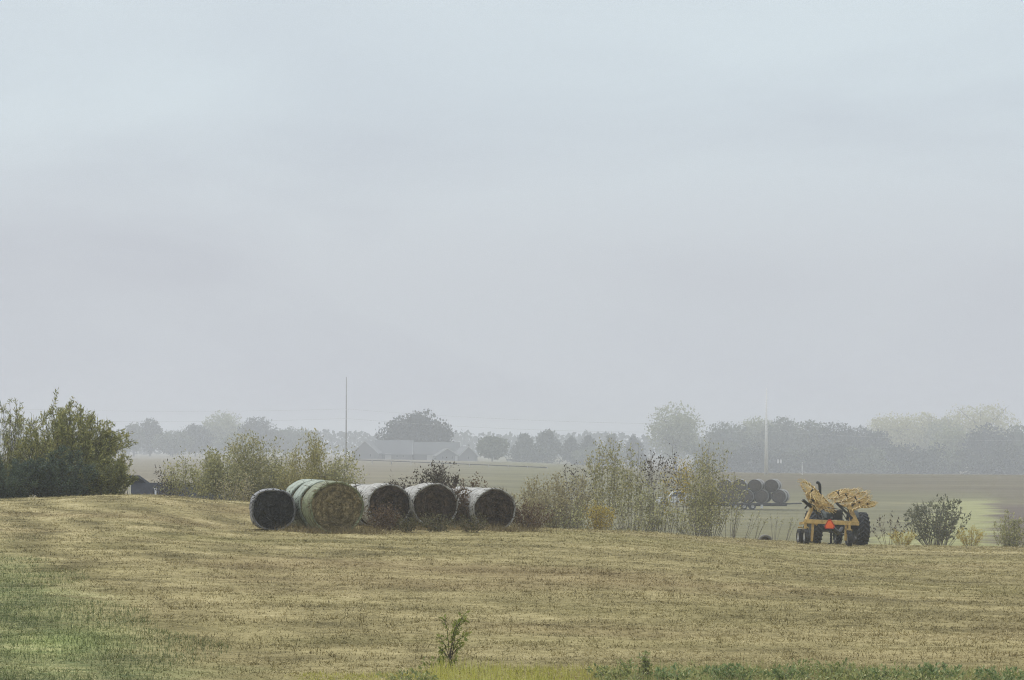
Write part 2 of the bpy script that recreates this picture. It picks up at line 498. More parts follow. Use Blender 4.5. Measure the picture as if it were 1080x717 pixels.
def leaf_mesh(name, c, d, L, Wd):
    """one pointed, folded leaf (4 corners) per centre"""
    n = len(c)
    r = rand_unit(n)
    s = np.cross(d, r); s /= (np.linalg.norm(s, axis=1)[:, None] + 1e-9)
    L = np.broadcast_to(L, n)[:, None]; Wd = np.broadcast_to(Wd, n)[:, None]
    up = np.cross(s, d)
    v = np.empty((n, 4, 3))
    v[:, 0] = c; v[:, 1] = c + d * L * 0.45 + s * Wd * 0.5 + up * Wd * 0.12
    v[:, 2] = c + d * L; v[:, 3] = c + d * L * 0.45 - s * Wd * 0.5 + up * Wd * 0.12
    return fast_mesh(name, v.reshape(-1, 3), np.arange(n * 4).reshape(n, 4))


def bez(p0, p1, p2, t):
    t = np.asarray(t)[:, None]
    return (1 - t) ** 2 * p0 + 2 * t * (1 - t) * p1 + t * t * p2


FOL = {}
LEAF_MUL = 2.2
MUL = {'leafy_sapling': 4.2, 'brush_sapling': 2.1, 'dry_weed': 2.2, 'upright_shrub': 2.6, 'seedling_tree': 1.0, 'broadleaf_weed': 1.2}
def fol(key, cols, **kw):
    g = {'treegold': 1.85, 'treepale': 1.6, 'treegreen': 1.35, 'willow': 3.4, 'dark': 2.5, 'weed': 2.4, 'weeddark': 2.6, 'yellowgrass': 1.75, 'grey': 2.5, 'green': 2.4, 'rust': 2.4, 'olive': 2.0, 'seedling': 2.6}.get(key, 1.0 if key.startswith('tree') else 1.45)
    FOL[key] = foliage_mat('foliage_' + key, [tuple(min(0.6, q * g) for q in c) for c in cols], **kw)

fol('willow', [(0.022, 0.026, 0.011), (0.054, 0.058, 0.020), (0.105, 0.102, 0.036), (0.165, 0.150, 0.060)])
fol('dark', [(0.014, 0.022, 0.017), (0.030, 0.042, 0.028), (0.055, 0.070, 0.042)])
fol('olive', [(0.05, 0.055, 0.02), (0.095, 0.098, 0.035), (0.15, 0.14, 0.055)])
fol('grey', [(0.050, 0.050, 0.028), (0.108, 0.108, 0.055), (0.18, 0.172, 0.088), (0.25, 0.225, 0.11)])
fol('rust', [(0.065, 0.055, 0.034), (0.12, 0.105, 0.062), (0.18, 0.158, 0.09), (0.16, 0.16, 0.085)])
fol('rustgreen', [(0.10, 0.085, 0.04), (0.19, 0.175, 0.075), (0.30, 0.28, 0.12), (0.36, 0.30, 0.13)])
fol('upright', [(0.06, 0.065, 0.045), (0.11, 0.115, 0.08), (0.19, 0.185, 0.125)])
fol('black', [(0.022, 0.019, 0.016), (0.045, 0.036, 0.028), (0.085, 0.062, 0.045)])
fol('weedolive', [(0.035, 0.034, 0.018), (0.075, 0.070, 0.036), (0.13, 0.115, 0.06)])
fol('stalk', [(0.16, 0.13, 0.07), (0.28, 0.23, 0.12), (0.40, 0.33, 0.19)])
fol('brown', [(0.05, 0.032, 0.020), (0.095, 0.062, 0.040), (0.15, 0.11, 0.07)])
fol('yellow', [(0.20, 0.16, 0.04), (0.33, 0.26, 0.06), (0.42, 0.33, 0.10)])
fol('green', [(0.055, 0.056, 0.028), (0.112, 0.110, 0.052), (0.18, 0.168, 0.085), (0.25, 0.22, 0.115)])
fol('weed', [(0.030, 0.048, 0.020), (0.075, 0.105, 0.042), (0.14, 0.165, 0.070), (0.24, 0.225, 0.12)], rough=0.55)
fol('weeddark', [(0.024, 0.040, 0.014), (0.056, 0.078, 0.027), (0.10, 0.125, 0.045)], rough=0.55)
fol('weedmix', [(0.07, 0.09, 0.034), (0.15, 0.18, 0.068), (0.27, 0.28, 0.11), (0.40, 0.37, 0.19)], rough=0.55)
fol('seedling', [(0.045, 0.055, 0.015), (0.10, 0.115, 0.03), (0.17, 0.17, 0.05)])
fol('yellowgrass', [(0.09, 0.10, 0.025), (0.22, 0.215, 0.05), (0.36, 0.33, 0.085), (0.44, 0.38, 0.17)])
fol('treepale', [(0.12, 0.135, 0.07), (0.20, 0.21, 0.11), (0.28, 0.28, 0.15)])
fol('treegreen', [(0.05, 0.065, 0.035), (0.085, 0.10, 0.055), (0.13, 0.14, 0.075)])
fol('treedark', [(0.022, 0.03, 0.022), (0.04, 0.05, 0.034), (0.06, 0.072, 0.045)])
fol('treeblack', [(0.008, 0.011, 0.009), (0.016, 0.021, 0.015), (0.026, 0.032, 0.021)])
fol('treegold', [(0.17, 0.16, 0.07), (0.27, 0.25, 0.11), (0.36, 0.33, 0.16)])
BARK = solid_mat('bark', (0.075, 0.06, 0.047), 0.9)
BARKGREY = solid_mat('bark_grey', (0.20, 0.18, 0.155), 0.9)
STEMBROWN = solid_mat('dry_stem', (0.17, 0.13, 0.095), 0.9)


def shrub(name, label, u, Y, top, wpx, mat, shoots=26, twigs=5, leaves=1800, leaf=(0.11, 0.04), t0=0.3, upright=0.6,
          dome=0.55, stem_r=0.014, stem_mat=None, cat='shrub', group=None, jitter=0.10, lean=0.0, extra=None, tip_bias=1.0, height=None):
    x0 = xu(u, Y); z0 = gz(x0, Y)
    Hh = (zrow(top, Y) - z0) if height is None else height
    Wm = wpx * Y / F
    root = empty(name, (x0, Y, z0), 0, label, cat, group)
    st = MB(); C = []; D = []
    paths = []
    for i in range(shoots):
        az = RS.rand() * 6.283; rr = math.sqrt(RS.rand())
        b = np.array([math.cos(az) * rr * Wm * 0.16, math.sin(az) * rr * Wm * 0.16, -0.03])
        hh = Hh * (1 - dome * rr * rr) * (0.80 + 0.20 * RS.rand() + (0.0 if i else 0.08))
        tip = np.array([math.cos(az) * rr * Wm * 0.5 + lean * Hh, math.sin(az) * rr * Wm * 0.5, hh])
        mid = b + (tip - b) * np.array([1 - upright, 1 - upright, 0.55]) * 0.9 + RS.normal(0, 0.045 * Hh, 3)
        paths.append((b, mid, tip, stem_r * (0.7 + 0.6 * RS.rand()), hh))
    if extra:
        for dx, dz, sag in extra:
            b = np.array([0, 0, 0.3 if Hh > 2 else min(0.12, dz * 0.3)]); tip = np.array([dx, RS.normal(0, 0.2 if Hh > 2 else 0.06), dz])
            paths.append((b, b + (tip - b) * np.array([0.35, 0.5, 0.75]) + np.array([0, 0, sag]), tip, stem_r, dz))
    leaves = int(leaves * MUL.get(name, LEAF_MUL))
    per = max(3, int(leaves / (len(paths) * (1 + 0.55 * twigs))))
    for b, mid, tip, r0, hh in paths:
        pts = bez(b, mid, tip, np.linspace(0, 1, 8))
        st.tube(pts, list(np.linspace(r0, r0 * 0.25, 8)), 4, cap=False)
        t = t0 + (1 - t0) * RS.rand(per) ** (1 / tip_bias)
        pp = bez(b, mid, tip, t)
        tan = (tip - mid) / (np.linalg.norm(tip - mid) + 1e-9)
        C.append(pp + RS.normal(0, jitter * 0.35, (per, 3))); D.append(tan + 0.75 * rand_unit(per))
        for k in range(twigs):
            tt = t0 * 0.9 + (0.97 - t0 * 0.9) * RS.rand()
            q0 = bez(b, mid, tip, [tt])[0]
            d = tan * 0.8 + rand_unit(1)[0] * 0.75; d /= np.linalg.norm(d)
            ln = (0.08 + 0.16 * RS.rand()) * max(0.4, hh) * (1.15 - 0.6 * tt)
            q2 = q0 + d * ln + np.array([0, 0, 0.15 * ln]); q1 = (q0 + q2) / 2 + RS.normal(0, 0.06 * ln, 3)
            st.tube(bez(q0, q1, q2, np.linspace(0, 1, 4)), list(np.linspace(r0 * 0.45, r0 * 0.15, 4)), 3, cap=False)
            m = max(2, int(per * 0.55)); t = 0.15 + 0.85 * RS.rand(m)
            C.append(bez(q0, q1, q2, t) + RS.normal(0, jitter * 0.45, (m, 3))); D.append(d + 0.9 * rand_unit(m))
    st.build('stems', stem_mat or BARKGREY, root)
    if leaves > 0:
        C = np.concatenate(C); D = np.concatenate(D); D /= np.linalg.norm(D, axis=1)[:, None]
        ok = C[:, 2] > 0.02; C, D = C[ok], D[ok]
        sc = 0.6 + 0.8 * RS.rand(len(C))
        link('foliage', leaf_mesh('foliage', C, D, leaf[0] * sc, leaf[1] * sc), FOL[mat], root)
    return root


# --- willow thicket at the left edge of the hill
GT = 'thicket on the hill at the left'
shrub('willow_shrub', 'tallest olive willow shrub with spiky upright shoots and one bough reaching right', 72, 117, 412, 128, 'willow', 150, 8, 15000,
      (0.15, 0.04), 0.12, 0.35, 0.62, 0.02, BARK, 'shrub', GT, 0.08,
      extra=[(2.75, 2.45, 0.25), (2.5, 2.6, 0.2), (2.2, 2.75, 0.1), (2.45, 2.2, 0.2), (2.0, 2.2, 0.1), (1.9, 3.0, 0.1), (2.7, 2.75, 0.3), (2.35, 2.95, 0.2), (2.85, 2.3, 0.15), (2.1, 2.75, 0.2)])
shrub('willow_shrub', 'loose willow shrub with thin spiky top cut by left photo edge', 14, 119, 417, 95, 'willow', 80, 7, 5500,
      (0.13, 0.03), 0.18, 0.4, 0.6, 0.018, BARK, 'shrub', GT, 0.08)
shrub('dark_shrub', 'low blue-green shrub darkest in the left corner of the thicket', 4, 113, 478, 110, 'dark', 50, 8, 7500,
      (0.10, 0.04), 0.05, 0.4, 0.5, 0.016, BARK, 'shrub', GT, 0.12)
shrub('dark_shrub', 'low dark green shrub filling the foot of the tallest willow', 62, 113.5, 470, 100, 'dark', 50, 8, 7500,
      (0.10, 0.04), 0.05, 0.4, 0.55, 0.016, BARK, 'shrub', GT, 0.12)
shrub('olive_shrub', 'rounded olive shrub at the right end of the willow thicket', 112, 114, 480, 66, 'olive', 40, 7, 5200,
      (0.10, 0.035), 0.05, 0.4, 0.5, 0.014, BARK, 'shrub', GT, 0.10)
shrub('sparse_sapling', 'thin pale sapling rising behind the rounded olive shrub', 127, 121, 466, 36, 'grey', 14, 5, 500,
      (0.10, 0.04), 0.3, 0.5, 0.5, 0.012, BARK, 'sapling', GT, 0.10)

# --- line of saplings behind the bales, left part
GL = 'leafy saplings behind the dark bale'
for lab, u, Y, top, wp, mat, sh, lv, t0 in [
        ('thin grey sprig with dark leaves at left end of saplings', 172, 131, 489, 34, 'black', 10, 110, 0.4),
        ('sparse grey-leaved sapling in front of the dark shed roof', 196, 131, 477, 52, 'grey', 20, 560, 0.62),
        ('pale olive sapling, third from left behind the dark shed roof end', 228, 132, 467, 62, 'grey', 26, 1700, 0.52),
        ('tall olive sapling standing behind the dark squarish bale', 262, 134, 453, 66, 'green', 34, 2800, 0.35),
        ('narrow greyish sapling between two tall saplings above the green bales', 293, 135, 461, 48, 'grey', 24, 1500, 0.25),
        ('tall broad reddish-olive sapling above the green-wrapped bales', 325, 132, 454, 72, 'rustgreen', 38, 3000, 0.2),
        ('open sapling with dark tips behind the pale-wrapped bales', 361, 131, 462, 44, 'grey', 20, 950, 0.3),
        ('low thin olive sapling in front of the shed roof, left of the dark bale', 246, 129, 494, 60, 'rust', 16, 170, 0.4)]:
    shrub('leafy_sapling', lab, u, Y, top, wp, mat, sh, 6, lv, (0.11, 0.05), t0, 0.55, 0.45, 0.013, BARKGREY, 'sapling', GL, 0.42)

# --- dark weeds behind and brown weeds among the bales
GB = 'weeds growing among the bales'
for lab, u, Y, top, wp, mat, sh, lv, t0, sm in [
        ('tall dark-leaved weed standing between the middle bales', 458, 103, 480, 76, 'black', 46, 2300, 0.3, STEMBROWN),
        ('low dark weed poking above the second pale bale', 417, 104, 495, 44, 'black', 22, 650, 0.4, STEMBROWN),
        ('curly brown weed behind the gap left of the rightmost bale', 499, 103, 497, 50, 'brown', 30, 900, 0.3, STEMBROWN),
        ('dense brown weed in the gap left of the rightmost bale', 485, 96, 507, 30, 'brown', 26, 900, 0.1, STEMBROWN),
        ('low reddish-brown weed bushy at right foot of rightmost bale', 558, 97, 527, 60, 'brown', 50, 700, 0.08, STEMBROWN),
        ('brown weed in front of the second pale bale face', 406, 92.2, 528, 40, 'brown', 22, 420, 0.1, STEMBROWN),
        ('olive weeds at the foot of the third bale face', 458, 91.6, 540, 46, 'weedolive', 24, 330, 0.05, STEMBROWN),
        ('dark green weed at left foot of rightmost bale', 497, 91.8, 540, 34, 'weedolive', 20, 240, 0.05, STEMBROWN),
        ('dull green weeds in front of the joint of second and third bales', 430, 91.8, 541, 36, 'weedolive', 20, 240, 0.05, STEMBROWN)]:
    shrub('dry_weed', lab, u, Y, top, wp, mat, sh, 5, lv, (0.085, 0.04), t0, 0.4, 0.5, 0.007, sm, 'weed', GB, 0.16)

# --- brush row right of the bales
GR = 'brush row behind the brow right of the bales'
for lab, u, Y, top, wp, mat, sh, tw, lv, t0 in [
        ('low tan-brown bush at left end of the brush row', 566, 128, 503, 64, 'rust', 60, 6, 2700, 0.12),
        ('brown bush with dark tips second from left in brush row', 594, 130, 490, 56, 'rust', 58, 6, 2500, 0.15),
        ('thin dark-tipped sapling above the brown bushes', 612, 134, 476, 44, 'black', 18, 5, 260, 0.6),
        ('tall olive-leaved sapling behind the yellow bush', 640, 133, 462, 58, 'green', 34, 6, 1500, 0.35),
        ('tall sapling with bare lower stems right of yellow bush', 664, 135, 463, 48, 'grey', 30, 5, 800, 0.45),
        ('nearly bare tall sapling in the middle of the brush row', 684, 132, 460, 40, 'black', 18, 5, 170, 0.6),
        ('bare stemmed sapling with a few dark top leaves left of white pickup', 701, 134, 463, 34, 'black', 14, 5, 140, 0.65),
        ('narrow yellow-leaved sapling in front of the white pickup', 714, 131, 470, 34, 'yellow', 14, 5, 260, 0.4),
        ('dense leafy green sapling just left of the trailer of bales', 748, 132, 461, 58, 'green', 70, 6, 2100, 0.2),
        ('sparse sapling with grey leaves between dense sapling and trailer bales', 768, 134, 488, 34, 'grey', 14, 4, 170, 0.4),
        ('tan undergrowth of thin stems below the tall olive sapling', 608, 127, 524, 60, 'grey', 46, 4, 520, 0.1),
        ('tan undergrowth of thin stems right of the yellow bush', 668, 128, 520, 66, 'grey', 44, 4, 420, 0.1),
        ('bushy grey sapling hiding the front of the white pickup', 692, 129, 497, 40, 'grey', 34, 5, 640, 0.15),
        ('olive sapling hiding the tail of the white pickup', 738, 130, 492, 34, 'green', 30, 5, 640, 0.12),
        ('thin stemmed undergrowth below the dense leafy green sapling', 735, 128, 528, 66, 'grey', 44, 4, 420, 0.15)]:
    shrub('brush_sapling', lab, u, Y, top, wp * 1.15, mat, max(7, int(sh * 0.5)), tw + 5, lv, (0.105, 0.055), t0, 0.15, 0.35, 0.017, BARKGREY if mat != 'rust' else STEMBROWN, 'sapling', GR, 0.26)
shrub('yellow_bush', 'bright yellow low bush in the middle of the brush row', 631, 126.5, 524, 38, 'yellow', 30, 6, 750, (0.09, 0.04), 0.2, 0.5, 0.35, 0.012, STEMBROWN, 'bush', GR)
for k, (u, top, lean_, lab) in enumerate([
        (774, 533, 0.12, 'bare grey stem leaning right, below the trailer wheels'), (786, 530, 0.25, 'most slanted bare grey stem below the trailer bales'),
        (797, 531, 0.2, 'forked bare grey stem leaning right, below the trailer rear wheels'), (817, 531, 0.05, 'upright bare grey stem right of the half-hidden tyre'),
        (830, 540, 0.3, 'short bare grey stem leaning towards the rake')]):
    shrub('bare_stem', lab, u, 130 + k % 3, top, 16, 'grey', 4, 3, 14, (0.08, 0.04), 0.5, 0.5, 0.3, 0.016, BARKGREY, 'stem', GR, 0.05, lean=lean_)

# --- shrubs on the brow at the right
GX = 'shrubs on the brow right of the tractor'
shrub('upright_shrub', 'grey-green upright shrub with dark leaf tips right of tractor', 988, 134, 519, 74, 'upright', 90, 4, 900, (0.15, 0.06), 0.2, 0.4, 0.35, 0.013, BARKGREY, 'shrub', GX, 0.06)
shrub('upright_shrub', 'grey hazy shrub at the right photo edge by ploughed land', 1066, 140, 537, 42, 'grey', 34, 5, 1100, (0.11, 0.045), 0.1, 0.4, 0.4, 0.012, BARKGREY, 'shrub', GX, 0.08)
shrub('dark_weed', 'thin weed with scattered dark leaves beside big tractor tyre', 937, 133, 539, 46, 'black', 16, 4, 130, (0.11, 0.055), 0.35, 0.4, 0.4, 0.008, STEMBROWN, 'weed', GX, 0.08)
shrub('yellow_tuft', 'yellowish tuft at left foot of the upright shrub', 952, 131, 556, 34, 'yellow', 40, 3, 500, (0.10, 0.02), 0.1, 0.5, 0.4, 0.006, STEMBROWN, 'tuft', GX, 0.05)
shrub('yellow_tuft', 'yellowish tuft at right foot of the upright shrub', 1023, 131, 553, 36, 'yellow', 44, 3, 560, (0.10, 0.02), 0.1, 0.5, 0.4, 0.006, STEMBROWN, 'tuft', GX, 0.05)

# --- foreground plants
GF = 'weeds along the near edge of the field'
shrub('seedling_tree', 'spindly young tree with yellowish leaves alone in the near field', 474, 40.0, 652, 12, 'seedling', 1, 7, 330, (0.06, 0.028), 0.35, 0.75, 0.1, 0.009, BARK, 'seedling', None, 0.03, lean=0.10,
      extra=[(0.23, 0.77, 0.02), (0.20, 0.70, 0.03), (-0.06, 0.66, 0.02), (0.10, 0.60, 0.0), (0.24, 0.48, 0.0), (-0.15, 0.44, 0.0), (0.19, 0.33, 0.0), (-0.12, 0.27, 0.0)])
shrub('broadleaf_weed', 'leafy olive clump at the foot of the spindly young tree', 464, 40.0, 690, 40, 'seedling', 14, 3, 90, (0.05, 0.028), 0.2, 0.4, 0.4, 0.004, BARK, 'weed', GF, 0.02)
for lab, u, Y, top, wp, mat, lv in [
        ('dark weed at bottom edge left of yellow grass', 430, 37.2, 705, 66, 'weedmix', 300),
        ('broad dark green weed mound just right of yellow grass', 655, 37.6, 695, 70, 'weedmix', 520),
        ('thin upright weed stalk beside the broad dark green mound', 681, 38.0, 684, 10, 'weedmix', 26),
        ('bright leafy weed at bottom edge in the middle of weed strip', 770, 37.3, 699, 70, 'weed', 560),
        ('tallest bushy weed below the tractor at bottom edge', 884, 37.8, 695, 44, 'weedmix', 330),
        ('pale green weed at bottom edge left of tallest bushy weed', 828, 37.2, 700, 60, 'weed', 480),
        ('lush green weed patch near the right bottom corner', 985, 37.4, 697, 70, 'weed', 700),
        ('weed in the right bottom photo corner', 1055, 37.3, 700, 60, 'weed', 520),
        ('small weed between tallest bushy weed and lush corner patch', 930, 37.2, 702, 50, 'weed', 380),
        ('low weed at bottom edge between stalk and bright leafy weed', 712, 37.2, 701, 50, 'weed', 360)]:
    shrub('roadside_weed', lab, u, Y, top, wp, mat, 30, 3, int(lv * 0.7), (0.05, 0.026), 0.1, 0.45, 0.4, 0.004, BARKGREY, 'weed', GF, 0.03)


def strip_grass(name, label, cat, mat, n, u0, u1, Y0, Y1, h0, h1, wdt):
    Y = Y0 + (Y1 - Y0) * RS.rand(n); u = u0 + (u1 - u0) * RS.rand(n); x = xu(u, Y)
    e = np.clip(np.minimum(u - u0, u1 - u) / 40.0, 0.15, 1)
    k = 0.55 + 0.7 * (0.5 + smooth_noise(x * 3.0, Y * 2.0, 31)) * RS.rand(n)
    v = blades(x, Y, (h0 + (h1 - h0) * RS.rand(n)) * k * e, np.full(n, wdt) * (0.6 + 0.8 * RS.rand(n)), np.abs(RS.normal(0, 0.35, n)), RS.rand(n) * 6.283)
    o = link(name, tri_mesh(name, v), FOL[mat]); tag(o, label, cat, kind='stuff')

strip_grass('yellow_grass', 'yellow-green uncut grass along the bottom edge', 'grass', 'yellowgrass', 6000, 425, 665, 36.2, 39.8, 0.04, 0.25, 0.010)
strip_grass('verge_grass', 'green verge grass and low weeds along the bottom edge', 'grass', 'weedmix', 9000, 600, 1180, 35.8, 39.6, 0.05, 0.24, 0.011)
strip_grass('verge_stalks', 'dry pale stalks standing in the verge', 'grass', 'stalk', 5000, 560, 1180, 36, 39.6, 0.12, 0.34, 0.006)
strip_grass('short_grass', 'short yellow-green grass along bottom edge left of yellow grass', 'grass', 'yellowgrass', 3500, 300, 470, 36.2, 38.9, 0.05, 0.13, 0.009)

n = 6500
u = 630 + 520 * RS.rand(n); Y = 36.0 + 2.6 * RS.rand(n); x = xu(u, Y)
hh = np.clip(0.14 + 0.16 * smooth_noise(x * 2.6, x * 1.1, 61) + 0.10 * smooth_noise(x * 7.0, Y * 3, 62), 0.03, 0.4) * RS.rand(n) ** 0.6
C = np.stack([x, Y, ground(x, Y) + hh], 1)
o = link('verge_weeds', leaf_mesh('verge_weeds', C, rand_unit(n) + np.array([0, 0, 0.4]), 0.03 + 0.04 * RS.rand(n), 0.015 + 0.02 * RS.rand(n)), FOL['weedmix'])
tag(o, 'mixed low leafy weeds along the bottom edge', 'weeds', kind='stuff')

# green regrowth in the near left swath
n = 52000
x, y = fan(n, 34, 80, 0.7, -140, 330)
ed = -3.5 - 0.25 * (y - 38) + 2.0 * smooth_noise(x * 0.5, y * 0.5, 40)
k = (x < ed) & (RS.rand(n) < np.clip((82 - y) / 22, 0, 1)) & (smooth_noise(x * 0.9, y * 1.5, 41) + 0.25 * RS.normal(0, 1, n) > -0.15)
x, y = x[k], y[k]
o = link('green_regrowth', tri_mesh('green_regrowth', blades(x, y, 0.05 + 0.07 * RS.rand(len(x)), 0.006 + 0.0001 * y, np.abs(RS.normal(0, 0.5, len(x))), RS.rand(len(x)) * 6.283)),
         foliage_mat('regrowth', [(0.045, 0.06, 0.022), (0.105, 0.14, 0.055), (0.18, 0.22, 0.085), (0.31, 0.34, 0.14)], 0.1))
tag(o, 'green regrowth in the mown swath at the near left', 'grass', kind='stuff')

# ------------------------------------------------------------------ bales
def hay_mat(name, dark, mid, light):
    m, nt, p = new_mat(name)
    tc = nt.nodes.new('ShaderNodeTexCoord'); ob = tc.outputs['Object']
    sp = nt.nodes.new('ShaderNodeSeparateXYZ'); nt.links.new(ob, sp.inputs[0])
    r = math_n(nt, 'SQRT', math_n(nt, 'ADD', math_n(nt, 'MULTIPLY', sp.outputs[0], sp.outputs[0]), math_n(nt, 'MULTIPLY', sp.outputs[2], sp.outputs[2])))
    n1 = noise(nt, ob, 5.0, 6, 0.7, 0.8)
    n2 = noise(nt, ob, 15.0, 6, 0.78, 0.5)
    rr = math_n(nt, 'ADD', math_n(nt, 'MULTIPLY', r, 5.0), math_n(nt, 'MULTIPLY', n1, 3.2))
    ring = math_n(nt, 'FRACT', rr)
    f = math_n(nt, 'ADD', math_n(nt, 'ADD', math_n(nt, 'MULTIPLY', n1, 0.35), math_n(nt, 'MULTIPLY', n2, 0.50)), math_n(nt, 'MULTIPLY', ring, 0.17))
    c = ramp(nt, f, [(0.34, dark), (0.5, mid), (0.66, light)])
    nt.links.new(c, p.inputs['Base Color']); p.inputs['Roughness'].default_value = 0.95
    p.inputs['Specular IOR Level'].default_value = 0.1
    b = nt.nodes.new('ShaderNodeBump'); b.inputs['Strength'].default_value = 0.8; b.inputs['Distance'].default_value = 0.05
    nt.links.new(f, b.inputs['Height']); nt.links.new(b.outputs[0], p.inputs['Normal'])
    return m


def wrap_mat(name, light, dark, hay, worn=0.5):
    m, nt, p = new_mat(name)
    tc = nt.nodes.new('ShaderNodeTexCoord'); ob = tc.outputs['Object']
    bands = noise(nt, ob, 5.0, 4, 0.6, 0.2, (0.30, 3.4, 0.30))
    n2 = noise(nt, ob, 9.0, 6, 0.72, 0.4)
    c = ramp(nt, bands, [(0.32, dark), (0.52, light), (0.7, tuple(min(0.85, x * 1.12) for x in light))])
    c = mixc(nt, ramp(nt, n2, [(worn, 0.0), (worn + 0.16, 0.75)]), c, hay)
    nt.links.new(c, p.inputs['Base Color']); p.inputs['Roughness'].default_value = 0.62
    p.inputs['Specular IOR Level'].default_value = 0.35
    b = nt.nodes.new('ShaderNodeBump'); b.inputs['Strength'].default_value = 0.5; b.inputs['Distance'].default_value = 0.04
    nt.links.new(math_n(nt, 'ADD', bands, n2), b.inputs['Height']); nt.links.new(b.outputs[0], p.inputs['Normal'])
    return m


HAY_BROWN = hay_mat('hay_weathered', (0.014, 0.010, 0.008), (0.048, 0.035, 0.026), (0.15, 0.11, 0.078))
HAY_BLACK = hay_mat('hay_blackened', (0.010, 0.010, 0.010), (0.024, 0.023, 0.023), (0.065, 0.062, 0.06))
HAY_OLIVE = hay_mat('hay_olive', (0.034, 0.029, 0.014), (0.15, 0.122, 0.066), (0.42, 0.34, 0.20))
WRAP_WHITE = wrap_mat('net_wrap_white', (0.48, 0.475, 0.45), (0.16, 0.15, 0.13), (0.085, 0.068, 0.05), 0.47)
WRAP_GREEN = wrap_mat('net_wrap_green', (0.40, 0.455, 0.385), (0.11, 0.135, 0.095), (0.07, 0.07, 0.04), 0.48)
WRAP_OLIVE = wrap_mat('net_wrap_olive', (0.27, 0.30, 0.18), (0.10, 0.115, 0.06), (0.08, 0.07, 0.035), 0.45)
WRAP_GREY = wrap_mat('net_wrap_grey', (0.27, 0.27, 0.28), (0.11, 0.11, 0.115), (0.03, 0.03, 0.03), 0.55)
STRAW = {k: foliage_mat('straw_' + k, c, 0.05) for k, c in (
    ('brown', [(0.02, 0.015, 0.012), (0.07, 0.05, 0.038), (0.17, 0.13, 0.09)]),
    ('black', [(0.012, 0.012, 0.012), (0.035, 0.034, 0.034), (0.13, 0.13, 0.13)]),
    ('olive', [(0.05, 0.042, 0.018), (0.15, 0.12, 0.06), (0.32, 0.26, 0.14)]))}
GBALE = 'round bales on the hay field'


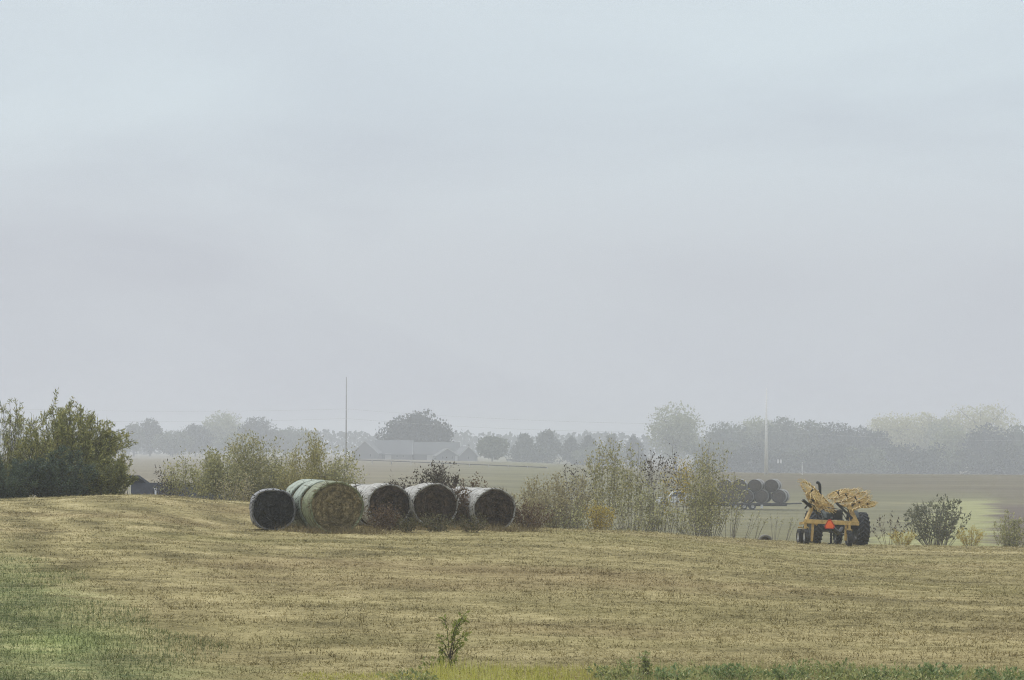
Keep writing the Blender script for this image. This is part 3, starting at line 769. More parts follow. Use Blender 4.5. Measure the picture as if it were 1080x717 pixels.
def bale(label, u, Y, base_row, dia, length, yaw, wrap, hay, straw, sq=2.0, flat=0.95, fuzz=420, group=GBALE, seg=56, world=None, fine=True):
    """front face centre at the given place, axis running back from the camera"""
    r = dia / 2
    if world is None:
        x0 = xu(u, Y); z0 = zrow(base_row, Y) if base_row else gz(x0, Y) - 0.02
    else:
        x0, Y, z0 = world
    root = empty('hay_bale', (x0, Y, z0), yaw, label, 'bale', group)
    sd = RS.randint(1, 9999); rr = np.random.RandomState(sd)
    ph = rr.rand(6) * 6.28

    def rad(a, y):
        c, s = math.cos(a), math.sin(a)
        q = (abs(c) ** sq + abs(s) ** sq) ** (-1.0 / sq)
        bump = 0.012 * math.sin(3 * a + ph[0] + y) + 0.010 * math.sin(5 * a + ph[1] - 2 * y) + 0.006 * math.sin(11 * a + ph[2] + 3 * y)
        return r * q * (1 + bump)

    def pt(a, y, k):
        q = rad(a, y) * k
        x = math.cos(a) * q; z = math.sin(a) * q
        lo = -r * 0.93                               # the bale sags flat on the ground
        if z < lo: x *= 1.0 + 0.12 * (lo - z) / r; z = lo + 0.25 * (z - lo)
        return (x * 1.015, y, (z + r * 0.945) * flat)

    Wp = MB(); prof = [(0.045, 0.90), (0.012, 0.935), (0.0, 0.965), (0.035, 0.99), (0.12, 1.0)] if fine else [(0.03, 0.955), (0.01, 0.97), (0.0, 0.98), (0.03, 0.995), (0.10, 1.0)]
    inner = list(np.linspace(0.2, length - 0.2, 6 if fine else 3))
    prof = prof + [(yy, 1.0 + 0.012 * math.sin(9 * yy + ph[3])) for yy in inner] + [(length - a_, k_) for a_, k_ in prof[::-1]]
    vs = []; fs = []
    for yy, k in prof:
        for i in range(seg): vs.append(pt(2 * math.pi * i / seg, yy, k))
    for j in range(len(prof) - 1):
        for i in range(seg): fs.append((j * seg + i, (j + 1) * seg + i, (j + 1) * seg + (i + 1) % seg, j * seg + (i + 1) % seg))
    Wp.add(vs, fs)
    Hc = MB()
    for end in (0, 1):
        rings = [0.93, 0.84, 0.72, 0.58, 0.42, 0.25, 0.1] if fine else [0.93, 0.5]
        vs = []; fs = []
        for k in rings:
            for i in range(seg):
                a = 2 * math.pi * i / seg
                dy = 0.05 - 0.045 * (1 - k * k) + (0.016 * rr.normal() if k < 0.9 else 0)
                yy = dy if end == 0 else length - dy
                q_ = pt(a, yy, k); vs.append((q_[0], q_[1], q_[2] - r * 0.945 * flat))
        for j in range(len(rings) - 1):
            for i in range(seg):
                q = (j * seg + i, j * seg + (i + 1) % seg, (j + 1) * seg + (i + 1) % seg, (j + 1) * seg + i)
                fs.append(q if end == 0 else q[::-1])
        last = tuple((len(rings) - 1) * seg + i for i in range(seg))
        fs.append(last if end == 0 else last[::-1])
        Hc.add(vs, fs)
    o2 = len(Hc.v) // 2
    Hc.f += [(i, o2 + i, o2 + (i + 1) % seg, (i + 1) % seg) for i in range(seg)]
    Hc.build('hay_core', hay, root, loc=(0, 0, r * 0.945 * flat), smooth=True)
    Wp.build('net_wrap', wrap, root, smooth=True)
    if fuzz:
        n = fuzz
        a = rr.rand(n) * 6.283; k = np.sqrt(rr.rand(n)) * 1.0; rim_ = k > 0.88
        c = np.array([pt(a_, 0.02, k_) for a_, k_ in zip(a, k)])
        tang = np.stack([-np.sin(a), np.zeros(n), np.cos(a)], 1)
        radv = np.stack([np.cos(a), np.zeros(n), np.sin(a)], 1)
        d = tang * 0.9 + rr.normal(0, 0.5, (n, 3)) + np.array([0, -0.35, -0.15]) + radv * np.where(rim_, 1.0, 0.0)[:, None]; d /= np.linalg.norm(d, axis=1)[:, None]
        link('loose_straw', leaf_mesh('loose_straw', c, d, 0.06 + 0.16 * rr.rand(n), 0.014 + 0.014 * rr.rand(n)), STRAW[straw], root)['kind'] = 'stuff'
    return root


def bale_row(specs, u, Y, dia, length, yaw, gap, **kw):
    """a row of bales end to end, receding from the front face"""
    x0 = xu(u, Y)
    d = Vector((-math.sin(yaw), math.cos(yaw)))
    s = 0.0
    for i, (lab, wr, hy, st, dd, ln, zb) in enumerate(specs):
        px, py = x0 + d.x * s, Y + d.y * s
        z = (zrow(zb, py) if zb else gz(px, py) - 0.03)
        bale(lab, 0, 0, 0, dd, ln, yaw + 0.05 * (RS.rand() - 0.5), wr, hy, st, world=(px, py, z), fuzz=900 if i == 0 else 120, **kw)
        s += ln + gap * (0.7 + 0.6 * RS.rand())


bale('blackened squarish bale standing apart at the left of the group', 288.7, 91, 557.8, 1.37, 1.25, R(9), WRAP_GREY, HAY_BLACK, 'black', sq=2.45, fuzz=700)
bale_row([('large olive bale with swirled face at the front of the green row', WRAP_OLIVE, HAY_OLIVE, 'olive', 1.74, 1.05, 561.5),
          ('green-wrapped bale in the middle of the green row', WRAP_GREEN, HAY_OLIVE, 'olive', 1.72, 1.05, 559),
          ('green-wrapped bale at the back of the green row', WRAP_GREEN, HAY_OLIVE, 'olive', 1.66, 1.05, 555.5)],
         355.5, 90, 1.76, 1.45, R(17), 0.42)
bale_row([('pale-wrapped bale right beside the large olive bale', WRAP_WHITE, HAY_BROWN, 'brown', 1.50, 1.4, 554),
          ('pale-wrapped bale hidden behind the one beside the large olive bale', WRAP_WHITE, HAY_BROWN, 'brown', 1.52, 1.4, 0),
          ('back bale of the row right of the green row', WRAP_WHITE, HAY_BROWN, 'brown', 1.48, 1.4, 0)],
         411, 95.5, 1.5, 1.4, R(19), 0.36)
bale_row([('pale-wrapped bale third from the right, two straw wisps on face', WRAP_WHITE, HAY_BROWN, 'brown', 1.56, 1.3, 555),
          ('pale-wrapped bale close behind the third row front bale', WRAP_WHITE, HAY_BROWN, 'brown', 1.52, 1.35, 0)],
         459.5, 95.5, 1.54, 1.4, R(14), 0.36)
bale_row([('rightmost bale, dark brown face and white wrap, brown weed at its side', WRAP_WHITE, HAY_BROWN, 'brown', 1.48, 1.2, 558),
          ('white-wrapped bale second in the rightmost row', WRAP_WHITE, HAY_BROWN, 'brown', 1.50, 1.2, 0),
          ('white-wrapped bale last in the rightmost row', WRAP_WHITE, HAY_BROWN, 'brown', 1.50, 1.2, 0)],
         522, 95.5, 1.48, 1.2, R(17), 0.32)

# loose hay and dead grass lying about the bales
n = 5500
cx = np.array([xu(u, 92) for u in (330, 356, 384, 411, 459, 500, 540, 300)]); pick = RS.randint(0, 8, n)
x = cx[pick] + RS.normal(0, 0.55, n); y = 90.6 + np.abs(RS.normal(0, 1.6, n)) + np.where(pick > 2, 2.6, -1.6)
v = blades(x, y, 0.12 + 0.25 * RS.rand(n), np.full(n, 0.02), np.abs(RS.normal(0.7, 0.5, n)), RS.rand(n) * 6.283)
o = link('loose_hay', tri_mesh('loose_hay', v), foliage_mat('loose_hay_straw', [(0.06, 0.047, 0.025), (0.20, 0.155, 0.08), (0.36, 0.29, 0.15)], 0.1))
tag(o, 'loose brown hay and dead grass lying at the foot of the bales', 'hay', kind='stuff')

# ------------------------------------------------------------------ hay rake and tractor
PAINT = solid_mat('yellow_paint', (0.50, 0.34, 0.12), 0.55, 0.0, 0.3, 7.0, (0.19, 0.125, 0.065))
PAINTL = solid_mat('pale_yellow_paint', (0.62, 0.46, 0.18), 0.5, 0.0, 0.25, 6.0, (0.24, 0.16, 0.07))
BLACKSTEEL = solid_mat('black_steel', (0.022, 0.022, 0.024), 0.5, 0.2, 0.3, 8.0)
RUBBER = solid_mat('tyre_rubber', (0.016, 0.017, 0.020), 0.75, 0.0, 0.3, 10.0, (0.045, 0.04, 0.034))
LUG = solid_mat('dusty_lugs', (0.055, 0.058, 0.066), 0.8, 0.0, 0.3, 10.0)
HOOP = solid_mat('rusted_hoop', (0.36, 0.25, 0.095), 0.6, 0.0, 0.3, 6.0)
RIM = solid_mat('grey_rim', (0.50, 0.50, 0.49), 0.5, 0.1, 0.2, 8.0, (0.12, 0.10, 0.08))
TPAINT = solid_mat('dark_tractor_paint', (0.035, 0.045, 0.042), 0.4, 0.0, 0.2, 6.0, (0.10, 0.085, 0.06))
SEATM = solid_mat('black_seat_vinyl', (0.02, 0.02, 0.02), 0.55)
SIGNO = solid_mat('orange_fluorescent', (0.85, 0.14, 0.025), 0.5, 0, 0.08)
SIGNR = solid_mat('red_reflector', (0.42, 0.03, 0.02), 0.4, 0, 0.1)
PX = 3062.0 / 118.0
RX = xu(875, 118); RZ = zrow(574, 118)
slope = math.atan2(gz(RX + 1, 118) - gz(RX - 1, 118), 2.0)


def L(u, row, y=0.0):
    k = (118.0 + y) / 118.0
    return (((u - 875) / PX) * k + (k - 1) * RX, y, ((573.5 - row) / PX) * k - (1 - k) * 0 + (k - 1) * RZ)


rake = empty('hay_rake', (RX, 118, RZ), 0, 'yellow wheel rake folded up behind the tractor', 'hay rake')


def wheel(parent, name, c, rad, wid, rim_r, lugs=0, yaw=0.0, hubcol=None):
    """disc wheel with a tyre as its sub-part; the axle is along X"""
    M = Matrix.Rotation(yaw, 4, 'Z')
    h = wid / 2
    d = MB().lathe([(-h * 0.75, rim_r * 1.03), (-h * 0.55, rim_r * 0.9), (-h * 0.25, rim_r * 0.45), (-h * 0.3, 0.02)], 28, M)
    d.lathe([(h * 0.3, 0.02), (h * 0.25, rim_r * 0.45), (h * 0.55, rim_r * 0.9), (h * 0.75, rim_r * 1.03)], 28, M)
    d.lathe([(-h * 0.5, 0.001), (-h * 0.5, rim_r * 0.22), (h * 0.5, rim_r * 0.22), (h * 0.5, 0.001)], 12, M)
    wo = d.build(name, hubcol or RIM, parent, c, smooth=False)
    t = MB()
    rb = rad - (0.055 if lugs else 0.0)
    nb = None
    t.lathe([(-h * 0.72, rim_r), (-h * 0.95, rim_r + (rb - rim_r) * 0.3), (-h, rim_r + (rb - rim_r) * 0.65), (-h * 0.9, rb * 0.975), (-h * 0.6, rb),
             (h * 0.6, rb), (h * 0.9, rb * 0.975), (h, rim_r + (rb - rim_r) * 0.65), (h * 0.95, rim_r + (rb - rim_r) * 0.3), (h * 0.72, rim_r), (-h * 0.72, rim_r)], 40, M)
    for k in range(lugs):
        for sgn in (-1, 1):
            a0 = 2 * math.pi * (k + (0.5 if sgn > 0 else 0)) / lugs
            pr = []
            for s_ in (0.0, 0.5, 1.0):
                a = a0 + s_ * 0.34
                xx = sgn * h * (0.04 + 0.94 * s_); rr = rad - 0.012 * s_
                for da in (-0.045, 0.045):
                    for r_ in (rb - 0.02 - 0.03 * s_, rr):
                        pr.append((xx, r_ * math.cos(a + da), r_ * math.sin(a + da)))
            fs = []
            for s_ in (0, 1):
                b = s_ * 4
                fs += [(b, b + 1, b + 5, b + 4), (b + 1, b + 3, b + 7, b + 5), (b + 3, b + 2, b + 6, b + 7)]
            fs += [(0, 2, 3, 1), (8, 9, 11, 10)]
            t.add(pr, fs, M)
    to = t.build('tyre', RUBBER, wo, smooth=False)
    if lugs:
        to.data.materials.append(LUG); nbody = 10 * 40
        for i_, pl in enumerate(to.data.polygons): pl.material_index = 1 if i_ >= nbody else 0
    return wo


def gzl(c, y):    # local ground height under the rake
    return gz(RX + c, 118 + y) - RZ

# frame
f = MB()
f.bar(L(848, 548.5, 0.0), L(906, 551.0, 0.0), 0.15, 0.17)
f.bar(L(849.5, 551, 0.02), L(849.5, 561, 0.02), 0.10, 0.12)
f.bar(L(896, 552.5, 0.0), L(896, 563, 0.0), 0.10, 0.12)
f.bar(L(857.5, 550, 0.09), L(856, 570, 0.09), 0.12, 0.10)
f.bar(L(892.5, 552, 0.09), L(891.5, 569, 0.09), 0.11, 0.10)
f.bar(L(858, 550, 0.1), L(862, 552.5, 0.1), 0.08, 0.09)
f.bar(L(876, 549, 0.1), L(881, 549, 3.0), 0.13, 0.13)          # the draw pole running forward to the tractor
f.build('frame', PAINT, rake, bevel=0.012)
f = MB()
f.bar(L(849.5, 549, 0.0), L(857.5, 532, 0.25), 0.13, 0.12)
f.bar(L(857, 533, 0.25), L(873, 531, 0.6), 0.07, 0.08)
f.build('lift_arm', PAINT, rake, bevel=0.012)
f = MB()
f.add([L(893, 531, 0.2), L(897, 530.5, 0.2), L(906.5, 551, 0.0), L(897, 551.5, 0.0)] + [tuple(Vector(q) + Vector((0, 0.12, 0))) for q in (L(893, 531, 0.2), L(897, 530.5, 0.2), L(906.5, 551, 0.0), L(897, 551.5, 0.0))],
      [(0, 1, 2, 3), (7, 6, 5, 4), (0, 4, 5, 1), (1, 5, 6, 2), (2, 6, 7, 3), (3, 7, 4, 0)])
f.bar(L(884, 531.5, 0.5), L(895, 533, 0.3), 0.07, 0.08)
f.build('lift_arm', PAINT, rake, bevel=0.01)
for pa, pb, w_ in [((846.5, 526, 0.05), (864, 541, 0.35), 0.13), ((882, 529, 0.1), (899, 546, 0.05), 0.12)]:
    f = MB(); f.bar(L(*pa), L(*pb), w_, 0.10); f.tube([L(pa[0] + 3, pa[1] + 2, pa[2] - 0.08), L((pa[0] + pb[0]) / 2 + 4, (pa[1] + pb[1]) / 2 - 1, pa[2] - 0.06), L(pb[0] - 1, pb[1] + 4, pb[2] - 0.08)], 0.022, 8)
    f.build('toolbar', BLACKSTEEL, rake, bevel=0.008)
f = MB(); f.tube([L(870, 547, 0.3), L(866, 538, 0.5), L(872, 534, 0.7), L(886, 536, 0.5), L(893, 547, 0.2)], 0.018, 6)
f.build('hydraulic_hose', BLACKSTEEL, rake, smooth=True)
f = MB(); f.tube([L(878, 556, 0.3), L(884, 561, 0.9)], 0.10, 8); f.bar(L(877, 551.5, 0.2), L(878, 557, 0.3), 0.12)
f.tube([L(884, 561, 0.9), L(888, 556, 1.6)], 0.07, 8)
f.build('drive_shaft', BLACKSTEEL, rake, smooth=False)
f = MB(); f.bar(L(876.5, 560, 0.6), L(876.5, 571.5, 0.6), 0.09); f.box(Vector(L(876.5, 572, 0.6)), (0.22, 0.2, 0.03))
f.build('parking_jack', BLACKSTEEL, rake, bevel=0.006)
# slow vehicle triangle
c = Vector(L(875, 552.5, -0.12)); s_ = 0.18
def tri(mb, sc, y, th):
    p = []
    for yy in (y, y + th):
        for ang in (90, 210, 330):
            for e in (-14, 14):
                p.append((c.x + sc * math.cos(R(ang + e)), c.y + yy, c.z + sc * math.sin(R(ang + e))))
    fs = [tuple(range(6)), tuple(range(11, 5, -1))] + [(i, 6 + i, 6 + (i + 1) % 6, (i + 1) % 6) for i in range(6)]
    mb.add(p, [q[::-1] for q in fs]); return mb
sg = tri(MB(), s_ * 1.28, 0.0, 0.012).build('slow_vehicle_sign', SIGNR, rake)
tri(MB(), s_ * 0.98, -0.004, 0.003).build('orange_panel', SIGNO, sg)
f = MB(); f.box((c.x, c.y + 0.06, c.z - 0.05), (0.05, 0.09, 0.1)); f.build('sign_bracket', BLACKSTEEL, rake)
# ground wheels
for u, row, yy, rr in [(850.0, 564, 0.02, 0.325), (843.6, 561, 0.55, 0.31), (895.4, 566.5, 0.0, 0.34)]:
    p = L(u, row, yy); gl = gzl(p[0], yy)
    wheel(rake, 'ground_wheel', (p[0], yy, gl + rr - 0.005), rr, 0.20, 0.17, 0, R(6))
    f = MB(); f.bar((p[0] + 0.0, yy, gl + rr + 0.40), (p[0], yy, gl + rr + 0.34), 0.16, 0.1)
    f.bar((p[0] + 0.115, yy, gl + rr + 0.38), (p[0] + 0.115, yy, gl + rr - 0.04), 0.025, 0.09)
    f.build('wheel_fork', PAINT, rake)
f = MB(); f.bar(L(844.0, 551, 0.55), L(849.5, 550, 0.0), 0.1, 0.1); f.build('axle_arm', PAINT, rake)


def rake_wheel(u, row, y, dpx, th, mn):
    cc = Vector(L(u, row, y)); D_ = dpx / PX / 2
    th = R(th)
    e1 = Vector((math.cos(th), 0, math.sin(th)))
    e2 = Vector((-math.sin(th) * mn, math.sqrt(1 - mn * mn), math.cos(th) * mn))
    nn = e1.cross(e2).normalized()
    M = Matrix((( nn.x, e1.x, e2.x, cc.x), (nn.y, e1.y, e2.y, cc.y), (nn.z, e1.z, e2.z, cc.z), (0, 0, 0, 1)))
    b = MB()
    # rim hoop
    hoop = MB().lathe([(-0.03, D_ * 0.70), (-0.03, D_ * 0.765), (0.03, D_ * 0.765), (0.03, D_ * 0.70), (-0.03, D_ * 0.70)], 40, M)
    # many spring tines from the hub across the hoop, their ends bent back
    nt_ = 17
    for k in range(nt_):
        a = 2 * math.pi * k / nt_; a2 = a + 0.10
        pts = [(0.01, 0.22 * D_ * math.cos(a), 0.22 * D_ * math.sin(a)), (0.025, 0.8 * D_ * math.cos(a), 0.8 * D_ * math.sin(a)),
               (0.0, D_ * math.cos(a2), D_ * math.sin(a2)), ]
        b.tube([M @ Vector(p) for p in pts], [0.018, 0.018, 0.012], 4, cap=False)
    o = b.build('rake_wheel', PAINTL, rake)
    d = MB().lathe([(-0.035, 0.004), (-0.03, 0.07), (-0.01, 0.14), (0.02, D_ * 0.28), (0.024, D_ * 0.31), (0.032, D_ * 0.28), (0.0, 0.14), (-0.015, 0.004)], 28, M)
    d.build('wind_disc', PAINT, o, smooth=True)
    hoop.build('hoop', HOOP, o)
    MB().lathe([(-0.09, 0.001), (-0.07, 0.035), (0.12, 0.035), (0.12, 0.001)], 10, M).build('hub', BLACKSTEEL, o)
    return o

for args in [(855.5, 517, 0.25, 38, -41, 0.38), (857, 527.5, 0.45, 30, -52, 0.32), (865, 526, 0.9, 36, -40, 0.36), (870.5, 532, 1.4, 28, -28, 0.46),
             (884.5, 520, 1.4, 31, 20, 0.26), (893, 522, 1.0, 38, 27, 0.22), (902.5, 524.5, 0.6, 36, 27, 0.22), (907, 530, 0.2, 32, 33, 0.20), (915, 531, 0.0, 23, 9, 0.30)]:
    rake_wheel(*args)
# arm that carries the raised rake wheels on each side
for seq in [((849, 535, 0.1), (858, 524, 0.5), (868, 534, 1.2)), ((897, 534, 0.2), (903, 528, 0.5), (886, 527, 1.2))]:
    f = MB(); f.tube([L(*q) for q in seq], 0.035, 8); f.build('wheel_arm', BLACKSTEEL, rake)

# tractor, ahead of the rake
TX, TY = xu(882.5, 122.3), 122.3
TZ_ = gz(TX, TY)
tyaw = R(9)
tr = empty('tractor', (TX, TY, TZ_), tyaw, 'dark open-station tractor hitched to yellow rake, big lugged rear tyres', 'tractor')
tr.rotation_euler = (0, -slope * 0.0, tyaw)
for sx in (-1, 1):
    lx = sx * 1.02
    g_ = gz(TX + lx * math.cos(tyaw), TY + lx * math.sin(tyaw)) - TZ_
    wheel(tr, 'rear_wheel', (lx, 0, g_ + 0.70), 0.72, 0.52, 0.40, 20, 0, TPAINT)
    gx_, gy_ = TX + sx * 0.62 * math.cos(tyaw) - 2.1 * math.sin(tyaw), TY + sx * 0.62 * math.sin(tyaw) + 2.1 * math.cos(tyaw)
    g_ = gz(gx_, gy_) - TZ_
    wheel(tr, 'front_wheel', (sx * 0.62, 2.1, g_ + 0.42), 0.43, 0.26, 0.22, 14, 0, TPAINT)
    fe = MB()
    for k in range(8):
        a0, a1 = R(20 + 16 * k), R(20 + 16 * (k + 1))
        p = [(sx * 0.60, 0.80 * math.cos(a0), 0.74 + 0.80 * math.sin(a0)), (sx * 0.80, 0.80 * math.cos(a0), 0.74 + 0.80 * math.sin(a0)),
             (sx * 0.80, 0.80 * math.cos(a1), 0.74 + 0.80 * math.sin(a1)), (sx * 0.60, 0.80 * math.cos(a1), 0.74 + 0.80 * math.sin(a1))]
        fe.add(p + [(q[0], q[1] * 0.975, 0.74 + (q[2] - 0.74) * 0.975) for q in p], [(0, 1, 2, 3), (7, 6, 5, 4), (0, 4, 5, 1), (1, 5, 6, 2), (2, 6, 7, 3), (3, 7, 4, 0)])
    fe.build('fender', TPAINT, tr)
b = MB(); b.tube([(-0.95, 0, 0.72), (-0.3, 0, 0.72)], 0.11, 12); b.tube([(0.3, 0, 0.72), (0.95, 0, 0.72)], 0.11, 12)
b.box((0, 0.05, 0.74), (0.52, 0.62, 0.48)); b.box((0, 1.0, 0.72), (0.40, 1.4, 0.38)); b.box((0, 2.1, 0.55), (1.1, 0.14, 0.12))
b.box((0, -0.36, 0.98), (0.42, 0.16, 0.2))
b.build('chassis', BLACKSTEEL, tr, bevel=0.02)
b = MB()
hv = []
for yy, w2, zt in [(0.95, 0.30, 1.30), (1.0, 0.32, 1.36), (2.3, 0.28, 1.28), (2.42, 0.25, 1.2)]:
    hv += [(-w2, yy, 0.85), (-w2, yy, zt - 0.1), (-w2 * 0.75, yy, zt), (w2 * 0.75, yy, zt), (w2, yy, zt - 0.1), (w2, yy, 0.85)]
hf = [tuple(range(6)), tuple(range(23, 17, -1))]
for j in range(3):
    hf += [(j * 6 + i, (j + 1) * 6 + i, (j + 1) * 6 + (i + 1) % 6, j * 6 + (i + 1) % 6) for i in range(6)]
b.add(hv, hf); b.build('hood', TPAINT, tr, bevel=0.02)
b = MB(); b.box((0, 0.05, 1.10), (0.44, 0.42, 0.10)); b.box((0, -0.16, 1.30), (0.42, 0.10, 0.36), Matrix.Rotation(R(10), 4, 'X')); b.box((0, 0.05, 1.02), (0.2, 0.25, 0.1))
b.build('seat', SEATM, tr, bevel=0.03)
b = MB()
b.tube([(0.17 * math.cos(k * R(20)), 0.62 + 0.16 * math.sin(k * R(20)) , 1.38 + 0.06 * math.sin(k * R(20))) for k in range(19)], 0.014, 6, cap=False)
b.tube([(0, 0.62, 1.38), (0, 0.85, 1.05)], 0.02, 6); b.bar((-0.16, 0.62, 1.38), (0.16, 0.62, 1.38), 0.02)
b.build('steering_wheel', SEATM, tr)
ex = Vector(((867.5 - 882.5) / PX * 1.05, 0, 0))
b = MB()
exx, exy = -0.26, 1.75
zt = 2.62
b.tube([(exx, exy, 1.2), (exx, exy, 1.55)], 0.035, 10)
b.tube([(exx - 0.02, exy, 1.55), (exx - 0.02, exy, 1.6), (exx - 0.02, exy, 2.12), (exx - 0.02, exy, 2.17)], [0.065, 0.115, 0.115, 0.065], 14)
b.tube([(exx, exy, 2.15), (exx, exy, 2.42), (exx - 0.015, exy, zt - 0.1), (exx - 0.07, exy, zt - 0.02), (exx - 0.15, exy, zt)], 0.066, 10)
b.build('exhaust_stack', BLACKSTEEL, tr, smooth=True)
b = MB(); b.tube([(exx - 0.21, exy - 0.05, 1.3), (exx - 0.21, exy - 0.05, 2.1)], 0.03, 10); b.tube([(exx - 0.21, exy - 0.05, 2.1), (exx - 0.21, exy - 0.05, 2.14), (exx - 0.21, exy - 0.05, 2.24), (exx - 0.21, exy - 0.05, 2.28)], [0.03, 0.085, 0.085, 0.03], 12)
b.build('air_intake', BLACKSTEEL, tr, smooth=True)
b = MB()
for sx in (-1, 1):
    b.bar((sx * 0.42, -0.25, 0.75), (sx * 0.33, -1.05, 0.55), 0.05, 0.08); b.bar((sx * 0.42, -0.25, 1.1), (sx * 0.40, -0.65, 0.66), 0.04)
b.bar((0, -0.3, 0.48), (0, -1.1, 0.46), 0.1, 0.06); b.bar((0, -0.42, 1.05), (0.02, -1.0, 0.95), 0.045)
b.build('hitch_linkage', BLACKSTEEL, tr)

# half-hidden old tyre at the brow
tx, ty = xu(807, 127), 127
old = empty('old_tyre', (tx, ty, gz(tx, ty) - 0.09), R(8), 'weathered grey tyre half sunk at the brow left of the rake', 'tyre')
t = MB().lathe([(-0.06, 0.24), (-0.10, 0.27), (-0.11, 0.31), (-0.08, 0.345), (0.08, 0.345), (0.11, 0.31), (0.10, 0.27), (0.06, 0.24), (-0.06, 0.24)], 36, Matrix.Translation((0, 0, 0.0)) @ Matrix.Rotation(R(90), 4, 'Z'))
t.build('tread', solid_mat('grey_rubber', (0.19, 0.178, 0.165), 0.9), old, smooth=True)
t = MB().lathe([(0.03, 0.002), (0.0, 0.1), (0.04, 0.2), (0.05, 0.245)], 24, Matrix.Rotation(R(90), 4, 'Z')); t.build('rim', solid_mat('rusty_rim', (0.12, 0.085, 0.06), 0.8), old)

# ------------------------------------------------------------------ trailer with bales and pickup
TRY = 352.0
TPX = F / TRY
def T(u, row): return (xu(u, TRY) - xu(790, TRY), (zrow(row, TRY) - zrow(534, TRY)))
tg = zrow(534, TRY)
tx0 = xu(790, TRY); tg = gz(tx0, TRY)
trail = empty('flatbed_trailer', (tx0, TRY, tg), 0, 'long dark flatbed trailer carrying stacked round bales', 'trailer')
DECK = 0.78
DARKWOOD = solid_mat('trailer_deck', (0.045, 0.042, 0.045), 0.8)
b = MB(); x0, x1 = T(728, 0)[0], T(833, 0)[0]
b.box(((x0 + x1) / 2, 1.2, DECK - 0.08), (x1 - x0, 2.5, 0.16)); b.build('deck', DARKWOOD, trail)
b = MB(); b.bar((x1, 1.2, DECK - 0.09), (T(846, 0)[0], 1.2, DECK - 0.02), 2.2, 0.12); b.build('tail_ramp', DARKWOOD, trail)
b = MB()
for yy in (0.5, 1.9): b.bar((x0 + 0.3, yy, DECK - 0.27), (x1 - 0.3, yy, DECK - 0.27), 0.14, 0.2)
b.bar((x0 + 0.2, 1.2, DECK), (x0 - 0.9, 1.2, DECK + 0.75), 0.22, 0.3); b.bar((x0 - 0.9, 1.2, DECK + 0.75), (x0 - 2.0, 1.2, DECK + 0.70), 0.2, 0.25); b.bar((x0 - 2.0, 1.2, DECK + 0.7), (x0 - 2.0, 1.2, 0.85), 0.14)
b.build('chassis', BLACKSTEEL, trail)
for uu in (776, 785, 794):
    for yy in (0.18, 2.2):
        wheel(trail, 'wheel', (T(uu, 0)[0], yy, 0.39), 0.40, 0.26, 0.2, 0, R(90), None)
for o in [c for c in trail.children if c.name.startswith('wheel')]: pass
b = MB(); b.box((T(803.5, 0)[0], 0.0, 0.42), (0.30, 0.03, 0.55)); b.build('mud_flap', solid_mat('white_flap', (0.55, 0.55, 0.54), 0.6), trail)
HAY_FAR = hay_mat('hay_hazed', (0.045, 0.038, 0.035), (0.085, 0.072, 0.065), (0.15, 0.125, 0.11))  # lighter, greyer copy of the hay; distance haze put into its colour
WRAP_FAR = wrap_mat('net_wrap_far', (0.32, 0.315, 0.31), (0.15, 0.145, 0.14), (0.08, 0.07, 0.055), 0.55)
GT2 = 'bales stacked on the trailer'
labs_b = ['bottom front bale of the trailer load half hidden by green sapling', 'second bottom front bale from left on trailer', 'middle bottom front bale on trailer',
          'fourth bottom front bale from left on trailer', 'rightmost bottom front bale on trailer, white rim showing']
for k, uu in enumerate((755.5, 771, 786.5, 802, 821)):
    bale(labs_b[k], 0, 0, 0, 1.83, 1.2, R(-14), WRAP_FAR, HAY_FAR, 'brown', fuzz=0, group=GT2, seg=28, world=(tx0 + T(uu, 0)[0], TRY + 0.05, tg + DECK), fine=False)
    bale(['back bottom bale behind green sapling on trailer', 'back bottom bale behind the second bale on trailer', 'back bottom bale behind the middle bale on trailer',
          'back bottom bale behind the fourth bale on trailer', 'dark back bale at right end of trailer load'][k], 0, 0, 0, 1.8, 1.2, R(-14), WRAP_FAR, HAY_FAR, 'brown', fuzz=0, group=GT2, seg=28,
         world=(tx0 + T(uu, 0)[0] + 0.42, TRY + 1.32, tg + DECK), fine=False)
for k, uu in enumerate((764, 779.5, 795.5, 813)):
    zt_ = tg + DECK + 1.30
    bale(['top bale left end of the load behind sapling leaves', 'left one of three clearly seen top bales on trailer', 'middle one of three clearly seen top bales on trailer', 'right one of three clearly seen top bales on trailer'][k],
         0, 0, 0, 1.75, 1.2, R(-14), WRAP_FAR, HAY_FAR, 'brown', fuzz=0, group=GT2, seg=28, world=(tx0 + T(uu, 0)[0] + 0.05, TRY + 0.15, zt_), fine=False)
    if k > 1:
        bale(['', '', 'back top bale behind the middle top bale', 'back top bale behind the right top bale'][k], 0, 0, 0, 1.75, 1.2, R(-14), WRAP_FAR, HAY_FAR, 'brown', fuzz=0, group=GT2, seg=28,
             world=(tx0 + T(uu, 0)[0] + 0.42, TRY + 1.4, zt_), fine=False)

